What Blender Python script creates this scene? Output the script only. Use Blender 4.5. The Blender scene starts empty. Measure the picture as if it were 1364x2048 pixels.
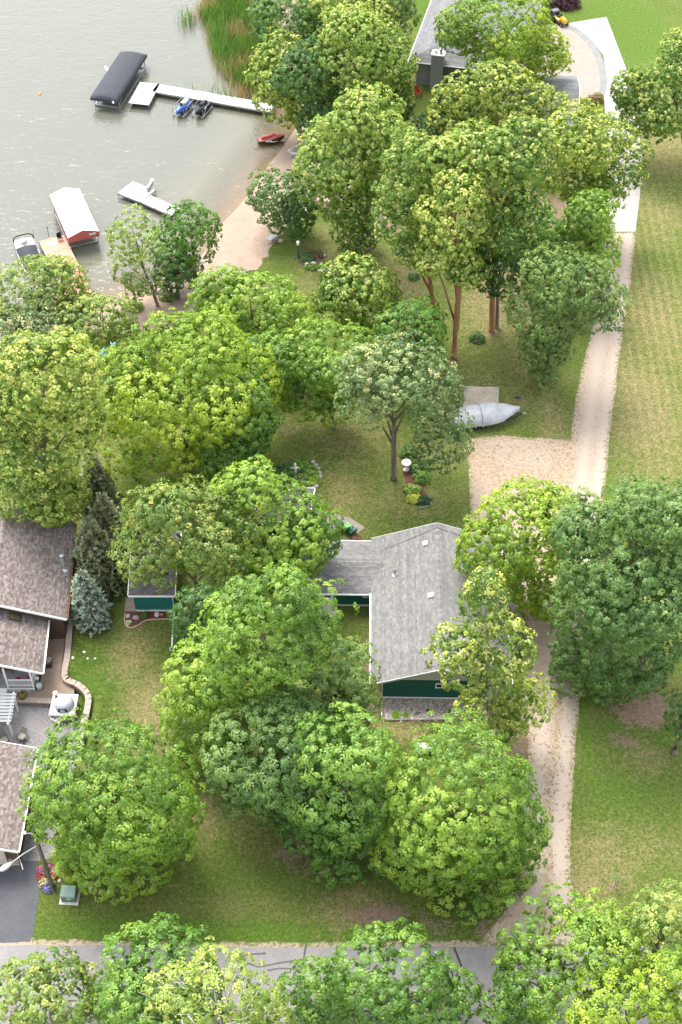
import bpy, math, random
import numpy as np
from mathutils import Vector, Matrix
from mathutils.geometry import delaunay_2d_cdt

SC = bpy.context.scene
COL = SC.collection
# ------------------------------------------------------------------ camera
PITCH = math.radians(47.6)
CAM_H = 89.0
FPX = 2740.0                       # focal length in pixels of the 1364x2048 photograph
cam_d = bpy.data.cameras.new('camera')
cam_d.sensor_fit = 'VERTICAL'
cam_d.sensor_height = 36.0
cam_d.lens = 36.0 * FPX / 2048.0
cam_d.clip_start = 1.0
cam_d.clip_end = 4000.0
cam = bpy.data.objects.new('camera', cam_d)
cam.location = (0, 0, CAM_H)
cam.rotation_euler = (math.pi / 2 - PITCH, 0, 0)
COL.objects.link(cam)
SC.camera = cam
# ------------------------------------------------------------------ sky and sun (thin bright overcast)
SUN_EL = math.radians(62)
SUN_AZ = math.radians(-28)         # from +Y (away from the camera) towards -X
world = bpy.data.worlds.new('World')
SC.world = world
world.use_nodes = True
wn = world.node_tree
wn.nodes.clear()
sky = wn.nodes.new('ShaderNodeTexSky')
sky.sky_type = 'NISHITA'
sky.sun_disc = False
sky.sun_elevation = SUN_EL
sky.sun_rotation = SUN_AZ
sky.air_density = 1.0
sky.dust_density = 1.5
sky.ozone_density = 1.0
hsv = wn.nodes.new('ShaderNodeHueSaturation')
hsv.inputs['Saturation'].default_value = 0.22
bgn = wn.nodes.new('ShaderNodeBackground')
bgn.inputs['Strength'].default_value = 0.15
won = wn.nodes.new('ShaderNodeOutputWorld')
wn.links.new(sky.outputs[0], hsv.inputs['Color'])
wn.links.new(hsv.outputs[0], bgn.inputs[0])
wn.links.new(bgn.outputs[0], won.inputs[0])
sun_d = bpy.data.lights.new('sun', 'SUN')
sun_d.energy = 1.3
sun_d.angle = math.radians(28)
sun_d.color = (1.0, 0.95, 0.86)
sun = bpy.data.objects.new('sun', sun_d)
_sd = Vector((math.sin(SUN_AZ) * math.cos(SUN_EL), math.cos(SUN_AZ) * math.cos(SUN_EL), math.sin(SUN_EL)))
sun.rotation_euler = _sd.to_track_quat('Z', 'Y').to_euler()
sun.location = (-30, 200, 150)
COL.objects.link(sun)
SC.view_settings.view_transform = 'Standard'
SC.view_settings.look = 'None'
SC.view_settings.exposure = 2.2
SC.view_settings.gamma = 1.0
SC.view_settings.use_curve_mapping = False
SC.cycles.max_bounces = 8
SC.cycles.transparent_max_bounces = 8
SC.cycles.use_denoising = True
SC.cycles.sample_clamp_direct = 6.0
SC.cycles.sample_clamp_indirect = 6.0

# ------------------------------------------------------------------ survey helpers: photograph pixel -> place on the ground
_s, _c = math.sin(PITCH), math.cos(PITCH)
def ray(px, py):
    u = (px - 682) / FPX; v = (py - 1024) / FPX
    return Vector((u, _c - v * _s, -_s - v * _c))
def at(px, py, z=0.0):
    d = ray(px, py); t = (z - CAM_H) / d.z
    return Vector((d.x * t, d.y * t, z))
def at_y(px, py, Y):
    d = ray(px, py); t = Y / d.y
    return Vector((d.x * t, Y, CAM_H + d.z * t))
def ppm(p):                         # pixels per metre at a place
    return FPX / (p[1] * _c - (p[2] - CAM_H) * _s)
WATER_Z = -0.5
RNG = np.random.default_rng(7)
random.seed(7)

# ------------------------------------------------------------------ materials
MATS = {}
def _new(name):
    m = bpy.data.materials.new(name); m.use_nodes = True
    nt = m.node_tree; nt.nodes.clear()
    out = nt.nodes.new('ShaderNodeOutputMaterial')
    b = nt.nodes.new('ShaderNodeBsdfPrincipled')
    nt.links.new(b.outputs[0], out.inputs[0])
    return m, nt, b
def N(nt, t, **k):
    n = nt.nodes.new(t)
    for a, v in k.items():
        if a.startswith('i_'): n.inputs[a[2:].replace('_', ' ')].default_value = v
        else: setattr(n, a, v)
    return n
def c4(c): return (c[0], c[1], c[2], 1)
def noise(nt, scale, detail=4, rough=.55, vec=None, dist=0):
    n = N(nt, 'ShaderNodeTexNoise'); n.inputs['Scale'].default_value = scale
    n.inputs['Detail'].default_value = detail; n.inputs['Roughness'].default_value = rough
    n.inputs['Distortion'].default_value = dist
    if vec is not None: nt.links.new(vec, n.inputs['Vector'])
    return n.outputs['Fac']
def objco(nt, scale=None, rot=None):
    tc = N(nt, 'ShaderNodeTexCoord')
    if scale is None and rot is None: return tc.outputs['Object']
    mp = N(nt, 'ShaderNodeMapping')
    if scale: mp.inputs['Scale'].default_value = scale
    if rot: mp.inputs['Rotation'].default_value = rot
    nt.links.new(tc.outputs['Object'], mp.inputs['Vector'])
    return mp.outputs[0]
def ramp(nt, fac, stops, interp='LINEAR'):
    r = N(nt, 'ShaderNodeValToRGB'); r.color_ramp.interpolation = interp
    e = r.color_ramp.elements
    while len(e) < len(stops): e.new(.5)
    for el, (p, c) in zip(e, stops):
        el.position = p; el.color = c4(c) if hasattr(c, '__len__') else (c, c, c, 1)
    nt.links.new(fac, r.inputs[0]); return r.outputs[0]
def mix(nt, fac, a, b, blend='MIX'):
    m = N(nt, 'ShaderNodeMix', data_type='RGBA', blend_type=blend)
    for sock, val in ((m.inputs[0], fac), (m.inputs[6], a), (m.inputs[7], b)):
        if hasattr(val, 'is_output'): nt.links.new(val, sock)
        elif hasattr(val, '__len__'): sock.default_value = c4(val)
        else: sock.default_value = val
    return m.outputs[2]
def math_(nt, op, a, b=None, c=None, clamp=False):
    m = N(nt, 'ShaderNodeMath', operation=op, use_clamp=clamp)
    for i, v in enumerate((a, b, c)):
        if v is None: continue
        if hasattr(v, 'is_output'): nt.links.new(v, m.inputs[i])
        else: m.inputs[i].default_value = v
    return m.outputs[0]
def attr(nt, name, out='Fac'):
    return N(nt, 'ShaderNodeAttribute', attribute_name=name).outputs[out]
def bump(nt, b, h, strength=.3, dist=.02):
    n = N(nt, 'ShaderNodeBump'); n.inputs['Strength'].default_value = strength; n.inputs['Distance'].default_value = dist
    nt.links.new(h, n.inputs['Height']); nt.links.new(n.outputs[0], b.inputs['Normal'])
def mat(name, c1, c2=None, scale=6, rough=.7, bmp=.15, metal=0, spec=.3, stretch=None):
    """plain surface with two-tone grain and light weathering"""
    if name in MATS: return MATS[name]
    m, nt, b = _new(name)
    c2 = c2 or tuple(x * .82 for x in c1)
    co = objco(nt, stretch)
    f = noise(nt, scale, 6, .6, co); g = noise(nt, scale * .17, 3, .5, co)
    k = math_(nt, 'ADD', math_(nt, 'MULTIPLY', f, .6), math_(nt, 'MULTIPLY', g, .4))
    col = ramp(nt, k, [(.36, c2), (.62, c1)])
    nt.links.new(col, b.inputs['Base Color'])
    b.inputs['Roughness'].default_value = rough; b.inputs['Metallic'].default_value = metal
    b.inputs['Specular IOR Level'].default_value = spec
    if bmp: bump(nt, b, f, bmp, .02)
    MATS[name] = m; return m
def mat_attr(name, rough=.8, scale=9, amt=.35, spec=.25, bmp=.2):
    """colour from the per-piece attribute 'col', broken up by grain"""
    if name in MATS: return MATS[name]
    m, nt, b = _new(name)
    c = attr(nt, 'col', 'Color')
    f = noise(nt, scale, 6, .65, objco(nt))
    g = noise(nt, .45, 4, .6, objco(nt))
    k = math_(nt, 'ADD', math_(nt, 'MULTIPLY', f, .7), math_(nt, 'MULTIPLY', g, .3))
    sh = ramp(nt, k, [(.3, 1 - amt), (.7, 1 + amt * .6)])
    nt.links.new(mix(nt, 1.0, c, sh, 'MULTIPLY'), b.inputs['Base Color'])
    b.inputs['Roughness'].default_value = rough; b.inputs['Specular IOR Level'].default_value = spec
    if bmp: bump(nt, b, f, bmp, .01)
    MATS[name] = m; return m
def mat_leaf(name='leaf', trans=.36):
    if name in MATS: return MATS[name]
    m = bpy.data.materials.new(name); m.use_nodes = True; nt = m.node_tree; nt.nodes.clear()
    out = N(nt, 'ShaderNodeOutputMaterial'); c = attr(nt, 'col', 'Color')
    d = N(nt, 'ShaderNodeBsdfDiffuse'); t = N(nt, 'ShaderNodeBsdfTranslucent')
    g = N(nt, 'ShaderNodeBsdfGlossy'); g.inputs['Roughness'].default_value = .45
    g.inputs['Color'].default_value = (1, 1, 1, 1)
    nt.links.new(c, d.inputs[0])
    nt.links.new(mix(nt, 1.0, c, (1.25, 1.2, .7), 'MULTIPLY'), t.inputs[0])
    m1 = N(nt, 'ShaderNodeMixShader'); m1.inputs[0].default_value = trans
    nt.links.new(d.outputs[0], m1.inputs[1]); nt.links.new(t.outputs[0], m1.inputs[2])
    m2 = N(nt, 'ShaderNodeMixShader'); m2.inputs[0].default_value = .025
    nt.links.new(m1.outputs[0], m2.inputs[1]); nt.links.new(g.outputs[0], m2.inputs[2])
    nt.links.new(m2.outputs[0], out.inputs[0])
    MATS[name] = m; return m

# ------------------------------------------------------------------ objects, parts and meshes
def tag(o, label=None, cat=None, group=None, kind=None):
    if label: o['label'] = label
    if cat: o['category'] = cat
    if group: o['group'] = group
    if kind: o['kind'] = kind
    return o
def empty(name, loc, label=None, cat=None, group=None, rz=0, kind=None):
    o = bpy.data.objects.new(name, None); o.empty_display_size = .3
    o.location = loc; o.rotation_euler = (0, 0, rz); COL.objects.link(o)
    return tag(o, label, cat, group, kind)
def copy_tree(o, parent=None):
    c = o.copy(); COL.objects.link(c)
    if parent: c.parent = parent
    for ch in [x for x in COL.objects if x.parent == o]: copy_tree(ch, c)
    return c
class MB:
    def __init__(s): s.v = []; s.f = []; s.c = []; s.has = False
    def add(s, vs, fs, col=None):
        n = len(s.v); s.v += [tuple(p) for p in vs]
        for f in fs: s.f.append(tuple(i + n for i in f)); s.c.append(col or (1, 1, 1))
        if col: s.has = True
        return s
    def box(s, c, d, rz=0, M=None, col=None):
        x, y, z = d[0] / 2, d[1] / 2, d[2] / 2
        R = M or Matrix.Rotation(rz, 3, 'Z')
        vs = [Vector(c) + R @ Vector(p) for p in ((-x,-y,-z),(x,-y,-z),(x,y,-z),(-x,y,-z),(-x,-y,z),(x,-y,z),(x,y,z),(-x,y,z))]
        return s.add(vs, [(0,3,2,1),(4,5,6,7),(0,1,5,4),(1,2,6,5),(2,3,7,6),(3,0,4,7)], col)
    def bar(s, p0, p1, w, h, col=None):
        p0, p1 = Vector(p0), Vector(p1); d = p1 - p0
        q = d.to_track_quat('X', 'Z').to_matrix()
        return s.box((p0 + p1) / 2, (d.length, w, h), M=q, col=col)
    def tube(s, pts, rad, n=8, cap=True, col=None):
        pts = [Vector(p) for p in pts]
        if not hasattr(rad, '__len__'): rad = [rad] * len(pts)
        vs = []; fs = []
        for i, p in enumerate(pts):
            d = (pts[min(i + 1, len(pts) - 1)] - pts[max(i - 1, 0)])
            q = d.to_track_quat('Z', 'Y').to_matrix()
            for k in range(n):
                a = 2 * math.pi * k / n
                vs.append(p + q @ Vector((math.cos(a) * rad[i], math.sin(a) * rad[i], 0)))
        for i in range(len(pts) - 1):
            for k in range(n):
                a, b = i * n + k, i * n + (k + 1) % n
                fs.append((a, b, b + n, a + n))
        if cap:
            fs.append(tuple(reversed(range(n)))); fs.append(tuple(range((len(pts) - 1) * n, len(pts) * n)))
        return s.add(vs, fs, col)
    def lathe(s, prof, c=(0,0,0), n=14, col=None, sx=1, sy=1):
        c = Vector(c); vs = []; fs = []
        for r, z in prof:
            for k in range(n):
                a = 2 * math.pi * k / n
                vs.append(c + Vector((math.cos(a) * r * sx, math.sin(a) * r * sy, z)))
        for i in range(len(prof) - 1):
            for k in range(n):
                a, b = i * n + k, i * n + (k + 1) % n
                fs.append((a, b, b + n, a + n))
        fs.append(tuple(reversed(range(n)))); fs.append(tuple(range((len(prof) - 1) * n, len(prof) * n)))
        return s.add(vs, fs, col)
    def loft(s, rings, closed=True, caps=True, col=None):
        n = len(rings[0]); vs = [p for r in rings for p in r]; fs = []
        for i in range(len(rings) - 1):
            for k in range(n if closed else n - 1):
                a, b = i * n + k, i * n + (k + 1) % n
                fs.append((a, b, b + n, a + n))
        if caps: fs.append(tuple(reversed(range(n)))); fs.append(tuple(range((len(rings) - 1) * n, len(rings) * n)))
        return s.add(vs, fs, col)
    def prism(s, poly, z0, z1, col=None):
        n = len(poly); area = sum(poly[i][0] * poly[(i+1) % n][1] - poly[(i+1) % n][0] * poly[i][1] for i in range(n))
        if area < 0: poly = list(reversed(poly))
        vs = [(p[0], p[1], z0) for p in poly] + [(p[0], p[1], z1) for p in poly]
        fs = [tuple(reversed(range(n))), tuple(range(n, 2 * n))] + [(i, (i+1) % n, (i+1) % n + n, i + n) for i in range(n)]
        return s.add(vs, fs, col)
    def build(s, name, m, parent=None, smooth=False, kind=None, loc=None, bevel=0):
        me = bpy.data.meshes.new(name)
        me.from_pydata(s.v, [], s.f); me.update()
        if s.has:
            a = me.attributes.new('col', 'FLOAT_COLOR', 'FACE')
            a.data.foreach_set('color', np.array([c4(c) for c in s.c], np.float32).ravel())
        if smooth: me.polygons.foreach_set('use_smooth', [True] * len(s.f))
        o = bpy.data.objects.new(name, me); COL.objects.link(o)
        me.materials.append(m)
        if parent: o.parent = parent
        if loc: o.location = loc
        if kind: o['kind'] = kind
        if bevel:
            md = o.modifiers.new('bevel', 'BEVEL'); md.width = bevel; md.segments = 2; md.limit_method = 'ANGLE'
        return o
def np_mesh(name, verts, quads, cols, m, parent=None, kind=None, normals=None):
    me = bpy.data.meshes.new(name)
    nv, nf = len(verts), len(quads); k = quads.shape[1]
    me.vertices.add(nv); me.vertices.foreach_set('co', np.ascontiguousarray(verts, np.float32).ravel())
    me.loops.add(nf * k); me.loops.foreach_set('vertex_index', np.ascontiguousarray(quads, np.int32).ravel())
    me.polygons.add(nf); me.polygons.foreach_set('loop_start', np.arange(0, nf * k, k, dtype=np.int32))
    me.update(calc_edges=True)
    if cols is not None:
        a = me.attributes.new('col', 'FLOAT_COLOR', 'FACE')
        cc = np.ones((nf, 4), np.float32); cc[:, :3] = cols
        a.data.foreach_set('color', cc.ravel())
    if normals is not None:
        a = me.attributes.new('custom_normal', 'FLOAT_VECTOR', 'POINT')
        a.data.foreach_set('vector', np.ascontiguousarray(normals, np.float32).ravel())
    o = bpy.data.objects.new(name, me); COL.objects.link(o)
    if m: me.materials.append(m)
    if parent: o.parent = parent
    if kind: o['kind'] = kind
    return o
# ================================================================== terrain
def seg_dist(P, A, B):
    AB = B - A; t = np.clip(((P - A) @ AB) / (AB @ AB), 0, 1)
    return np.linalg.norm(P - (A + t[:, None] * AB), axis=1)
def poly_dist(P, L, closed=False):
    d = np.full(len(P), 1e9); n = len(L)
    for i in range(n if closed else n - 1): d = np.minimum(d, seg_dist(P, L[i], L[(i + 1) % n]))
    return d
def inside(P, L):
    r = np.zeros(len(P), bool); n = len(L)
    for i in range(n):
        a, b = L[i], L[(i + 1) % n]
        if a[1] == b[1]: continue
        c = ((a[1] > P[:, 1]) != (b[1] > P[:, 1])) & (P[:, 0] < (b[0] - a[0]) * (P[:, 1] - a[1]) / (b[1] - a[1]) + a[0])
        r ^= c
    return r
def W(pts, z=0.0): return np.array([at(x, y, z).xy[:] for x, y in pts])
SHORE = W([(600,-300),(545,0),(552,120),(580,200),(600,250),(572,292),(542,330),(503,388),(474,422),(446,450),(418,500),(378,545),
           (322,575),(250,600),(175,616),(90,645),(20,668),(-80,700),(-300,760)], WATER_Z)
LAKE = np.vstack([SHORE, [[-700, SHORE[-1][1] - 60], [-700, 900], [60, 900]]])
WALL_PX = [(137,1225),(134,1262),(130,1310),(124,1345),(130,1362),(150,1370),(168,1385),(172,1400),(168,1425),(160,1455),(154,1500)]
WALL_H = 0.85
WALL = W(WALL_PX, WALL_H)
def shore_d(P):
    d = poly_dist(P, SHORE); return np.where(inside(P, LAKE), -d, d)
def zground(P):
    P = np.atleast_2d(np.asarray(P, float))
    sd = shore_d(P)
    z = np.clip(WATER_Z + sd * .12, -1.9, 0)
    d = poly_dist(P, WALL)
    wx = np.interp(P[:, 1], WALL[::-1, 1], WALL[::-1, 0])
    t = np.clip(1 - d / 3.4, 0, 1); t = t * t * (3 - 2 * t)
    fall = np.clip((P[:, 1] - (WALL[-1, 1] - 3)) / 3, 0, 1) * np.clip((WALL[0, 1] + 5 - P[:, 1]) / 5, 0, 1)
    return z + np.where(P[:, 0] > wx + .40, WALL_H * t * fall, 0)
def zg(x, y): return float(zground([[x, y]])[0])
def on(px, py, it=3):
    z = 0.0
    for _ in range(it):
        p = at(px, py, z); z = zg(p.x, p.y)
    return at(px, py, z)

def blobs(P, lst):
    """union of soft spots given as (pixel x, pixel y, radius x in m, radius y in m, weight)"""
    r = np.zeros(len(P))
    for px, py, rx, ry, w in lst:
        c = at(px, py); q = ((P[:, 0] - c.x) / rx) ** 2 + ((P[:, 1] - c.y) / ry) ** 2
        r = np.maximum(r, w * np.exp(-q))
    return r
DRY = [(1310,420,5,10,.6),(1310,640,6,12,.75),(1290,820,5,12,.9),(1250,560,2,14,.7),(1330,300,5,7,.8),(260,1310,2.5,4,.8),(300,1420,2.5,5,.9),(700,1820,3,2.5,.8),
       (560,1640,8,3,.5),(1290,1520,3,2,.7),(1210,1720,3,4,.7),(1270,1690,4,3,.5),(1170,1780,2,3,.9),(620,560,3,5,.5),(700,520,4,6,.8),(650,470,4,3,.5),(800,560,5,6,.8),
       (1000,620,6,8,.85),(930,690,4,4,.5),(1060,720,3,6,.7),(1100,830,2,5,.75),(1030,800,2.5,3,.6),(960,760,5,3,.55),(700,880,7,6,.55),(800,1000,6,4,.55),(860,1010,4,3,.4),(700,1040,3,2,.4),
       (690,980,3,4,.7),(1300,150,3,5,.4),(420,1640,5,4,.45),(330,1780,6,2,.35),(800,1460,4,1.5,.9),(210,1270,2,2,.4),(890,820,2,3,.5),(1110,420,5,5,.8)]
DIRT = [(600,1700,3.2,1.8,.75),(760,1830,2.6,1.2,.95),(640,1740,2.6,1.2,.6),(1000,1490,2.4,3,1.0),(1045,1480,1.4,3.5,.8),(950,1450,3,1.3,.8),(1010,1560,1.2,3,.7),(1290,1420,3.2,2.2,1.0),(1250,1480,2,1.2,.7),
        (420,1590,3,4,.45),(330,1480,2,3,.6),(170,1250,1.3,1,.6),(780,440,3,4,.8),(700,500,1.5,1.5,.7),(1000,560,7,7,.6),(1110,420,4,4,.8),(745,1400,1,2.5,1.0),(745,1330,.9,4,.8),(975,845,2.6,.6,.7),
        (1230,1775,.5,.4,.9),(850,250,3,4,.5),(660,340,3,3,.6),(1000,1860,2.2,1.2,.8),(870,1850,3,1.5,.55),(190,1770,.6,.8,.9),(920,775,.5,.5,.8),(1075,735,.4,5,.55),(1050,735,.4,5,.45),(905,725,1,.7,.9),(985,665,1,.7,.8),(215,900,3,6,.5),(560,860,2.5,2,.5),(660,880,3,2,.5)]
LUSH = [(1240,1560,5,6,.55),(1320,1480,4,5,.6),(200,1350,3,4,.9),(1240,70,8,12,1.0),(1300,120,6,8,.9),(580,1870,14,1.2,.9),(250,1860,10,1.2,.8),(1170,1500,.9,9,.7),(1290,1560,4,4,.5),(1250,1480,3,4,.6),(690,1210,2,1.2,1),(1010,640,3,2,.5),(560,500,2.5,3,.6),(900,870,4,.8,.7),
        (1010,795,1.2,1,.9),(950,700,4,3,.5),(850,30,2,10,1),(1225,1000,1.2,8,.6),(1200,1660,1,6,.5),(480,1760,8,2,.5),(1350,820,3,8,.4)]

def grass_color(nt, co):
    """lawn colour: mown grass with drier and lusher drifts, thatch and bare soil"""
    big = noise(nt, .22, 4, .6, co); mid = noise(nt, 1.3, 5, .65, co); fine = noise(nt, 9, 5, .75, co); vf = noise(nt, 34, 3, .7, co); md = noise(nt, 3.6, 5, .75, co)
    fine = math_(nt, 'ADD', math_(nt, 'MULTIPLY', fine, .55), math_(nt, 'MULTIPLY', md, .45))
    g = ramp(nt, fine, [(.38, (.034, .052, .011)), (.5, (.085, .120, .023)), (.62, (.160, .200, .046))])
    lush = ramp(nt, fine, [(.38, (.036, .070, .009)), (.52, (.085, .140, .022)), (.63, (.150, .215, .042))])
    dry = ramp(nt, fine, [(.38, (.090, .078, .032)), (.5, (.205, .172, .076)), (.63, (.35, .295, .155))])
    soil = ramp(nt, fine, [(.38, (.120, .082, .058)), (.55, (.250, .175, .130)), (.64, (.380, .290, .225))])
    def mask(a, w, lo, hi):
        k = math_(nt, 'ADD', attr(nt, a), math_(nt, 'MULTIPLY', math_(nt, 'SUBTRACT', mid, .5), w * 1.5))
        k = math_(nt, 'ADD', k, math_(nt, 'MULTIPLY', math_(nt, 'SUBTRACT', fine, .5), w * 1.6))
        return ramp(nt, k, [(lo, 0.0), (hi, 1.0)])
    base = mix(nt, ramp(nt, big, [(.45, 0.0), (.70, .40)]), g, dry)
    base = mix(nt, mask('lush', .7, .25, .65), base, lush)
    base = mix(nt, mask('dry', 1.0, .25, .85), base, dry)
    base = mix(nt, mask('dirt', 1.1, .42, .78), base, soil)
    base = mix(nt, mask('sand', .35, .35, .6), base, ramp(nt, fine, [(.3, (.23, .17, .125)), (.7, (.35, .265, .20))]))
    return base, fine, vf
m, nt, b = _new('lawn'); MATS['lawn'] = m
co = objco(nt)
gc, fine, vf = grass_color(nt, co)
# mowing passes on the right-hand field
sx = N(nt, 'ShaderNodeSeparateXYZ'); nt.links.new(co, sx.inputs[0])
wv = math_(nt, 'SINE', math_(nt, 'MULTIPLY', math_(nt, 'ADD', sx.outputs[0], math_(nt, 'MULTIPLY', sx.outputs[1], -.03)), 6.5))
st = math_(nt, 'MULTIPLY_ADD', math_(nt, 'MULTIPLY', wv, attr(nt, 'mown')), .10, 1.0)
cs = N(nt, 'ShaderNodeCombineColor'); [nt.links.new(st, cs.inputs[i]) for i in range(3)]
gc = mix(nt, 1.0, gc, cs.outputs[0], 'MULTIPLY')
nt.links.new(gc, b.inputs['Base Color']); b.inputs['Roughness'].default_value = .95; b.inputs['Specular IOR Level'].default_value = .1
bump(nt, b, math_(nt, 'ADD', vf, fine), .9, .08)

def axis(a, b, step, far):
    fine_ = np.arange(a, b + step / 2, step)
    lo = a - np.geomspace(2, far, 14)[::-1]; hi = b + np.geomspace(2, far, 14)
    return np.concatenate([lo, fine_, hi])
gx = axis(-56, 56, .5, 700); gy = axis(30, 190, .5, 900)
GX, GY = np.meshgrid(gx, gy); P = np.column_stack([GX.ravel(), GY.ravel()])
Z = zground(P)
idx = np.arange(len(P)).reshape(GX.shape)
quads = np.column_stack([idx[:-1, :-1].ravel(), idx[:-1, 1:].ravel(), idx[1:, 1:].ravel(), idx[1:, :-1].ravel()])
ground = np_mesh('ground', np.column_stack([P, Z]), quads, None, MATS['lawn'], kind='structure')
def set_attr(o, name, vals):
    a = o.data.attributes.new(name, 'FLOAT', 'POINT'); a.data.foreach_set('value', np.asarray(vals, np.float32))
_sd = shore_d(P)
set_attr(ground, 'dry', blobs(P, DRY) * .85); set_attr(ground, 'dirt', blobs(P, DIRT)); set_attr(ground, 'lush', blobs(P, LUSH))
set_attr(ground, 'sand', np.clip(1 - (_sd - 1.5) / 3, 0, 1)); set_attr(ground, 'mown', blobs(P, [(1320, 620, 7, 30, 1.2)]))

# ------------------------------------------------------------------ sheets that lie on the ground (roads, drives, beds, beach)
def resample(L, step, rag, rng):
    out = []; n = len(L)
    for i in range(n):
        a, b = L[i], L[(i + 1) % n]; k = max(1, int(np.linalg.norm(b - a) / step))
        d = (b - a) / (np.linalg.norm(b - a) + 1e-9); nr = np.array([-d[1], d[0]])
        for j in range(k): out.append(a + (b - a) * j / k + nr * rng.normal(0, rag) * (j > 0 or rag > .06))
    return np.array(out)
def smooth_loop(L, it=2):
    for _ in range(it):
        q = []
        for i in range(len(L)):
            a, b = L[i], L[(i + 1) % len(L)]; q += [a * .75 + b * .25, a * .25 + b * .75]
        L = np.array(q)
    return L
def sheet(name, L, m, lift=.012, step=.5, rag=0, smooth=0, parent=None, thick=0, zf=None, kind='structure', edgeattr=False):
    rng = np.random.default_rng(abs(hash(name)) % 1000 if False else len(name) * 7 + 3)
    L = np.asarray(L, float)
    if smooth: L = smooth_loop(L, smooth)
    O = resample(L, step, rag, rng)
    lo, hi = O.min(0), O.max(0)
    g = np.stack(np.meshgrid(np.arange(lo[0], hi[0], step), np.arange(lo[1], hi[1], step)), -1).reshape(-1, 2)
    if len(g): g = g[inside(g, O) & (poly_dist(g, O, True) > step * .45)]
    pts = [Vector(p) for p in np.vstack([O, g])] if len(g) else [Vector(p) for p in O]
    vs, es, fs, *_ = delaunay_2d_cdt(pts, [], [list(range(len(O)))], 1, 1e-5)
    V = np.array([v[:] for v in vs]); z = (zf(V) if zf else zground(V)) + lift
    verts = [(x, y, zz) for (x, y), zz in zip(V, z)]
    if thick:                      # give it real sides
        n = len(verts)
        bnd = {}
        for f in fs:
            for i in range(len(f)):
                e = (f[i], f[(i + 1) % len(f)]); bnd[e] = 1
        rim = [e for e in bnd if (e[1], e[0]) not in bnd]
        verts += [(x, y, zz - thick) for (x, y, zz) in verts]
        fs = [tuple(f) for f in fs] + [(e[0], e[0] + n, e[1] + n, e[1]) for e in rim]
        fs = [f if len(f) == 3 else f for f in fs]
    me = bpy.data.meshes.new(name); me.from_pydata(verts, [], [tuple(f) for f in fs]); me.update()
    o = bpy.data.objects.new(name, me); COL.objects.link(o); me.materials.append(m)
    if parent: o.parent = parent
    if kind: o['kind'] = kind
    if me.polygons and sum(p.normal.z * p.area for p in me.polygons) < 0: me.flip_normals()
    if edgeattr:
        VV = np.array([v[:2] for v in verts]); set_attr(o, 'rim', poly_dist(VV, O, True))
        for nm, bl in (('dry', DRY), ('dirt', DIRT), ('lush', LUSH)): set_attr(o, nm, blobs(VV, bl))
    return o

# gravel: pale pink-tan sand with stones, leaf litter, grass creeping in from the edges
m, nt, b = _new('gravel'); MATS['gravel'] = m
co = objco(nt)
f1 = noise(nt, 22, 4, .8, co); f2 = noise(nt, 2.2, 5, .7, co); f3 = noise(nt, .5, 4, .6, co)
col = ramp(nt, f1, [(.30, (.225, .168, .128)), (.5, (.328, .260, .207)), (.70, (.415, .342, .282))])
sxy = N(nt, 'ShaderNodeSeparateXYZ'); nt.links.new(co, sxy.inputs[0])
col = mix(nt, ramp(nt, f3, [(.42, 0.0), (.7, .5)]), col, (.275, .215, .175))
lit0 = math_(nt, 'ADD', noise(nt, 3.2, 6, .85, co), math_(nt, 'MULTIPLY', attr(nt, 'crown'), .10))
lit = math_(nt, 'MULTIPLY', ramp(nt, lit0, [(.52, 0.0), (.58, 1.0)]), ramp(nt, f2, [(.38, .1), (.58, .9)]))
col = mix(nt, lit, col, ramp(nt, f1, [(.3, (.12, .085, .035)), (.7, (.30, .22, .09))]))
trk = N(nt, 'ShaderNodeAttribute', attribute_name='track').outputs['Fac']
col = mix(nt, math_(nt, 'MULTIPLY', trk, .75), col, ramp(nt, f1, [(.3, (.315, .262, .22)), (.7, (.40, .345, .297))]))
gcol, _, _ = grass_color(nt, co)
ed = math_(nt, 'SUBTRACT', .62, attr(nt, 'rim'))
ed = math_(nt, 'ADD', ed, math_(nt, 'MULTIPLY', math_(nt, 'SUBTRACT', noise(nt, 3.5, 5, .75, co), .52), 3.0))
ed = ramp(nt, ed, [(.30, 0.0), (.60, 1.0)])
col = mix(nt, ed, col, mix(nt, .35, gcol, (.17, .135, .075)))
nt.links.new(col, b.inputs['Base Color']); b.inputs['Roughness'].default_value = .95; b.inputs['Specular IOR Level'].default_value = .1
bump(nt, b, f1, .7, .05)
def gravel_like(name, lo, mid_, hi, sc=26, rough=.95, bs=.6):
    m, nt, b = _new(name); co = objco(nt)
    f = noise(nt, sc, 4, .8, co); g = noise(nt, .9, 5, .65, co); h = noise(nt, 4, 4, .6, co)
    col = ramp(nt, f, [(.25, lo), (.5, mid_), (.75, hi)])
    k = ramp(nt, math_(nt, 'ADD', math_(nt, 'MULTIPLY', g, .6), math_(nt, 'MULTIPLY', h, .4)), [(.35, .8), (.65, 1.08)])
    nt.links.new(mix(nt, 1.0, col, k, 'MULTIPLY'), b.inputs['Base Color'])
    b.inputs['Roughness'].default_value = rough; b.inputs['Specular IOR Level'].default_value = .2
    bump(nt, b, f, bs, .03); MATS[name] = m; return m
gravel_like('sand', (0.215, 0.155, 0.117), (0.285, 0.212, 0.164), (0.34, 0.262, 0.208), 14, .95, .5)
gravel_like('asphalt', (0.165, 0.155, 0.157), (0.205, 0.193, 0.193), (0.24, 0.227, 0.226), 30, .9, .3)
gravel_like('new_asphalt', (.050, .052, .058), (.075, .078, .088), (.12, .12, .13), 40, .85, .3)
gravel_like('shoulder', (.30, .23, .18), (.44, .36, .29), (.55, .46, .39), 24)
gravel_like('concrete', (0.27, 0.255, 0.24), (0.305, 0.29, 0.272), (0.33, 0.315, 0.295), 30, .85, .15)
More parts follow.
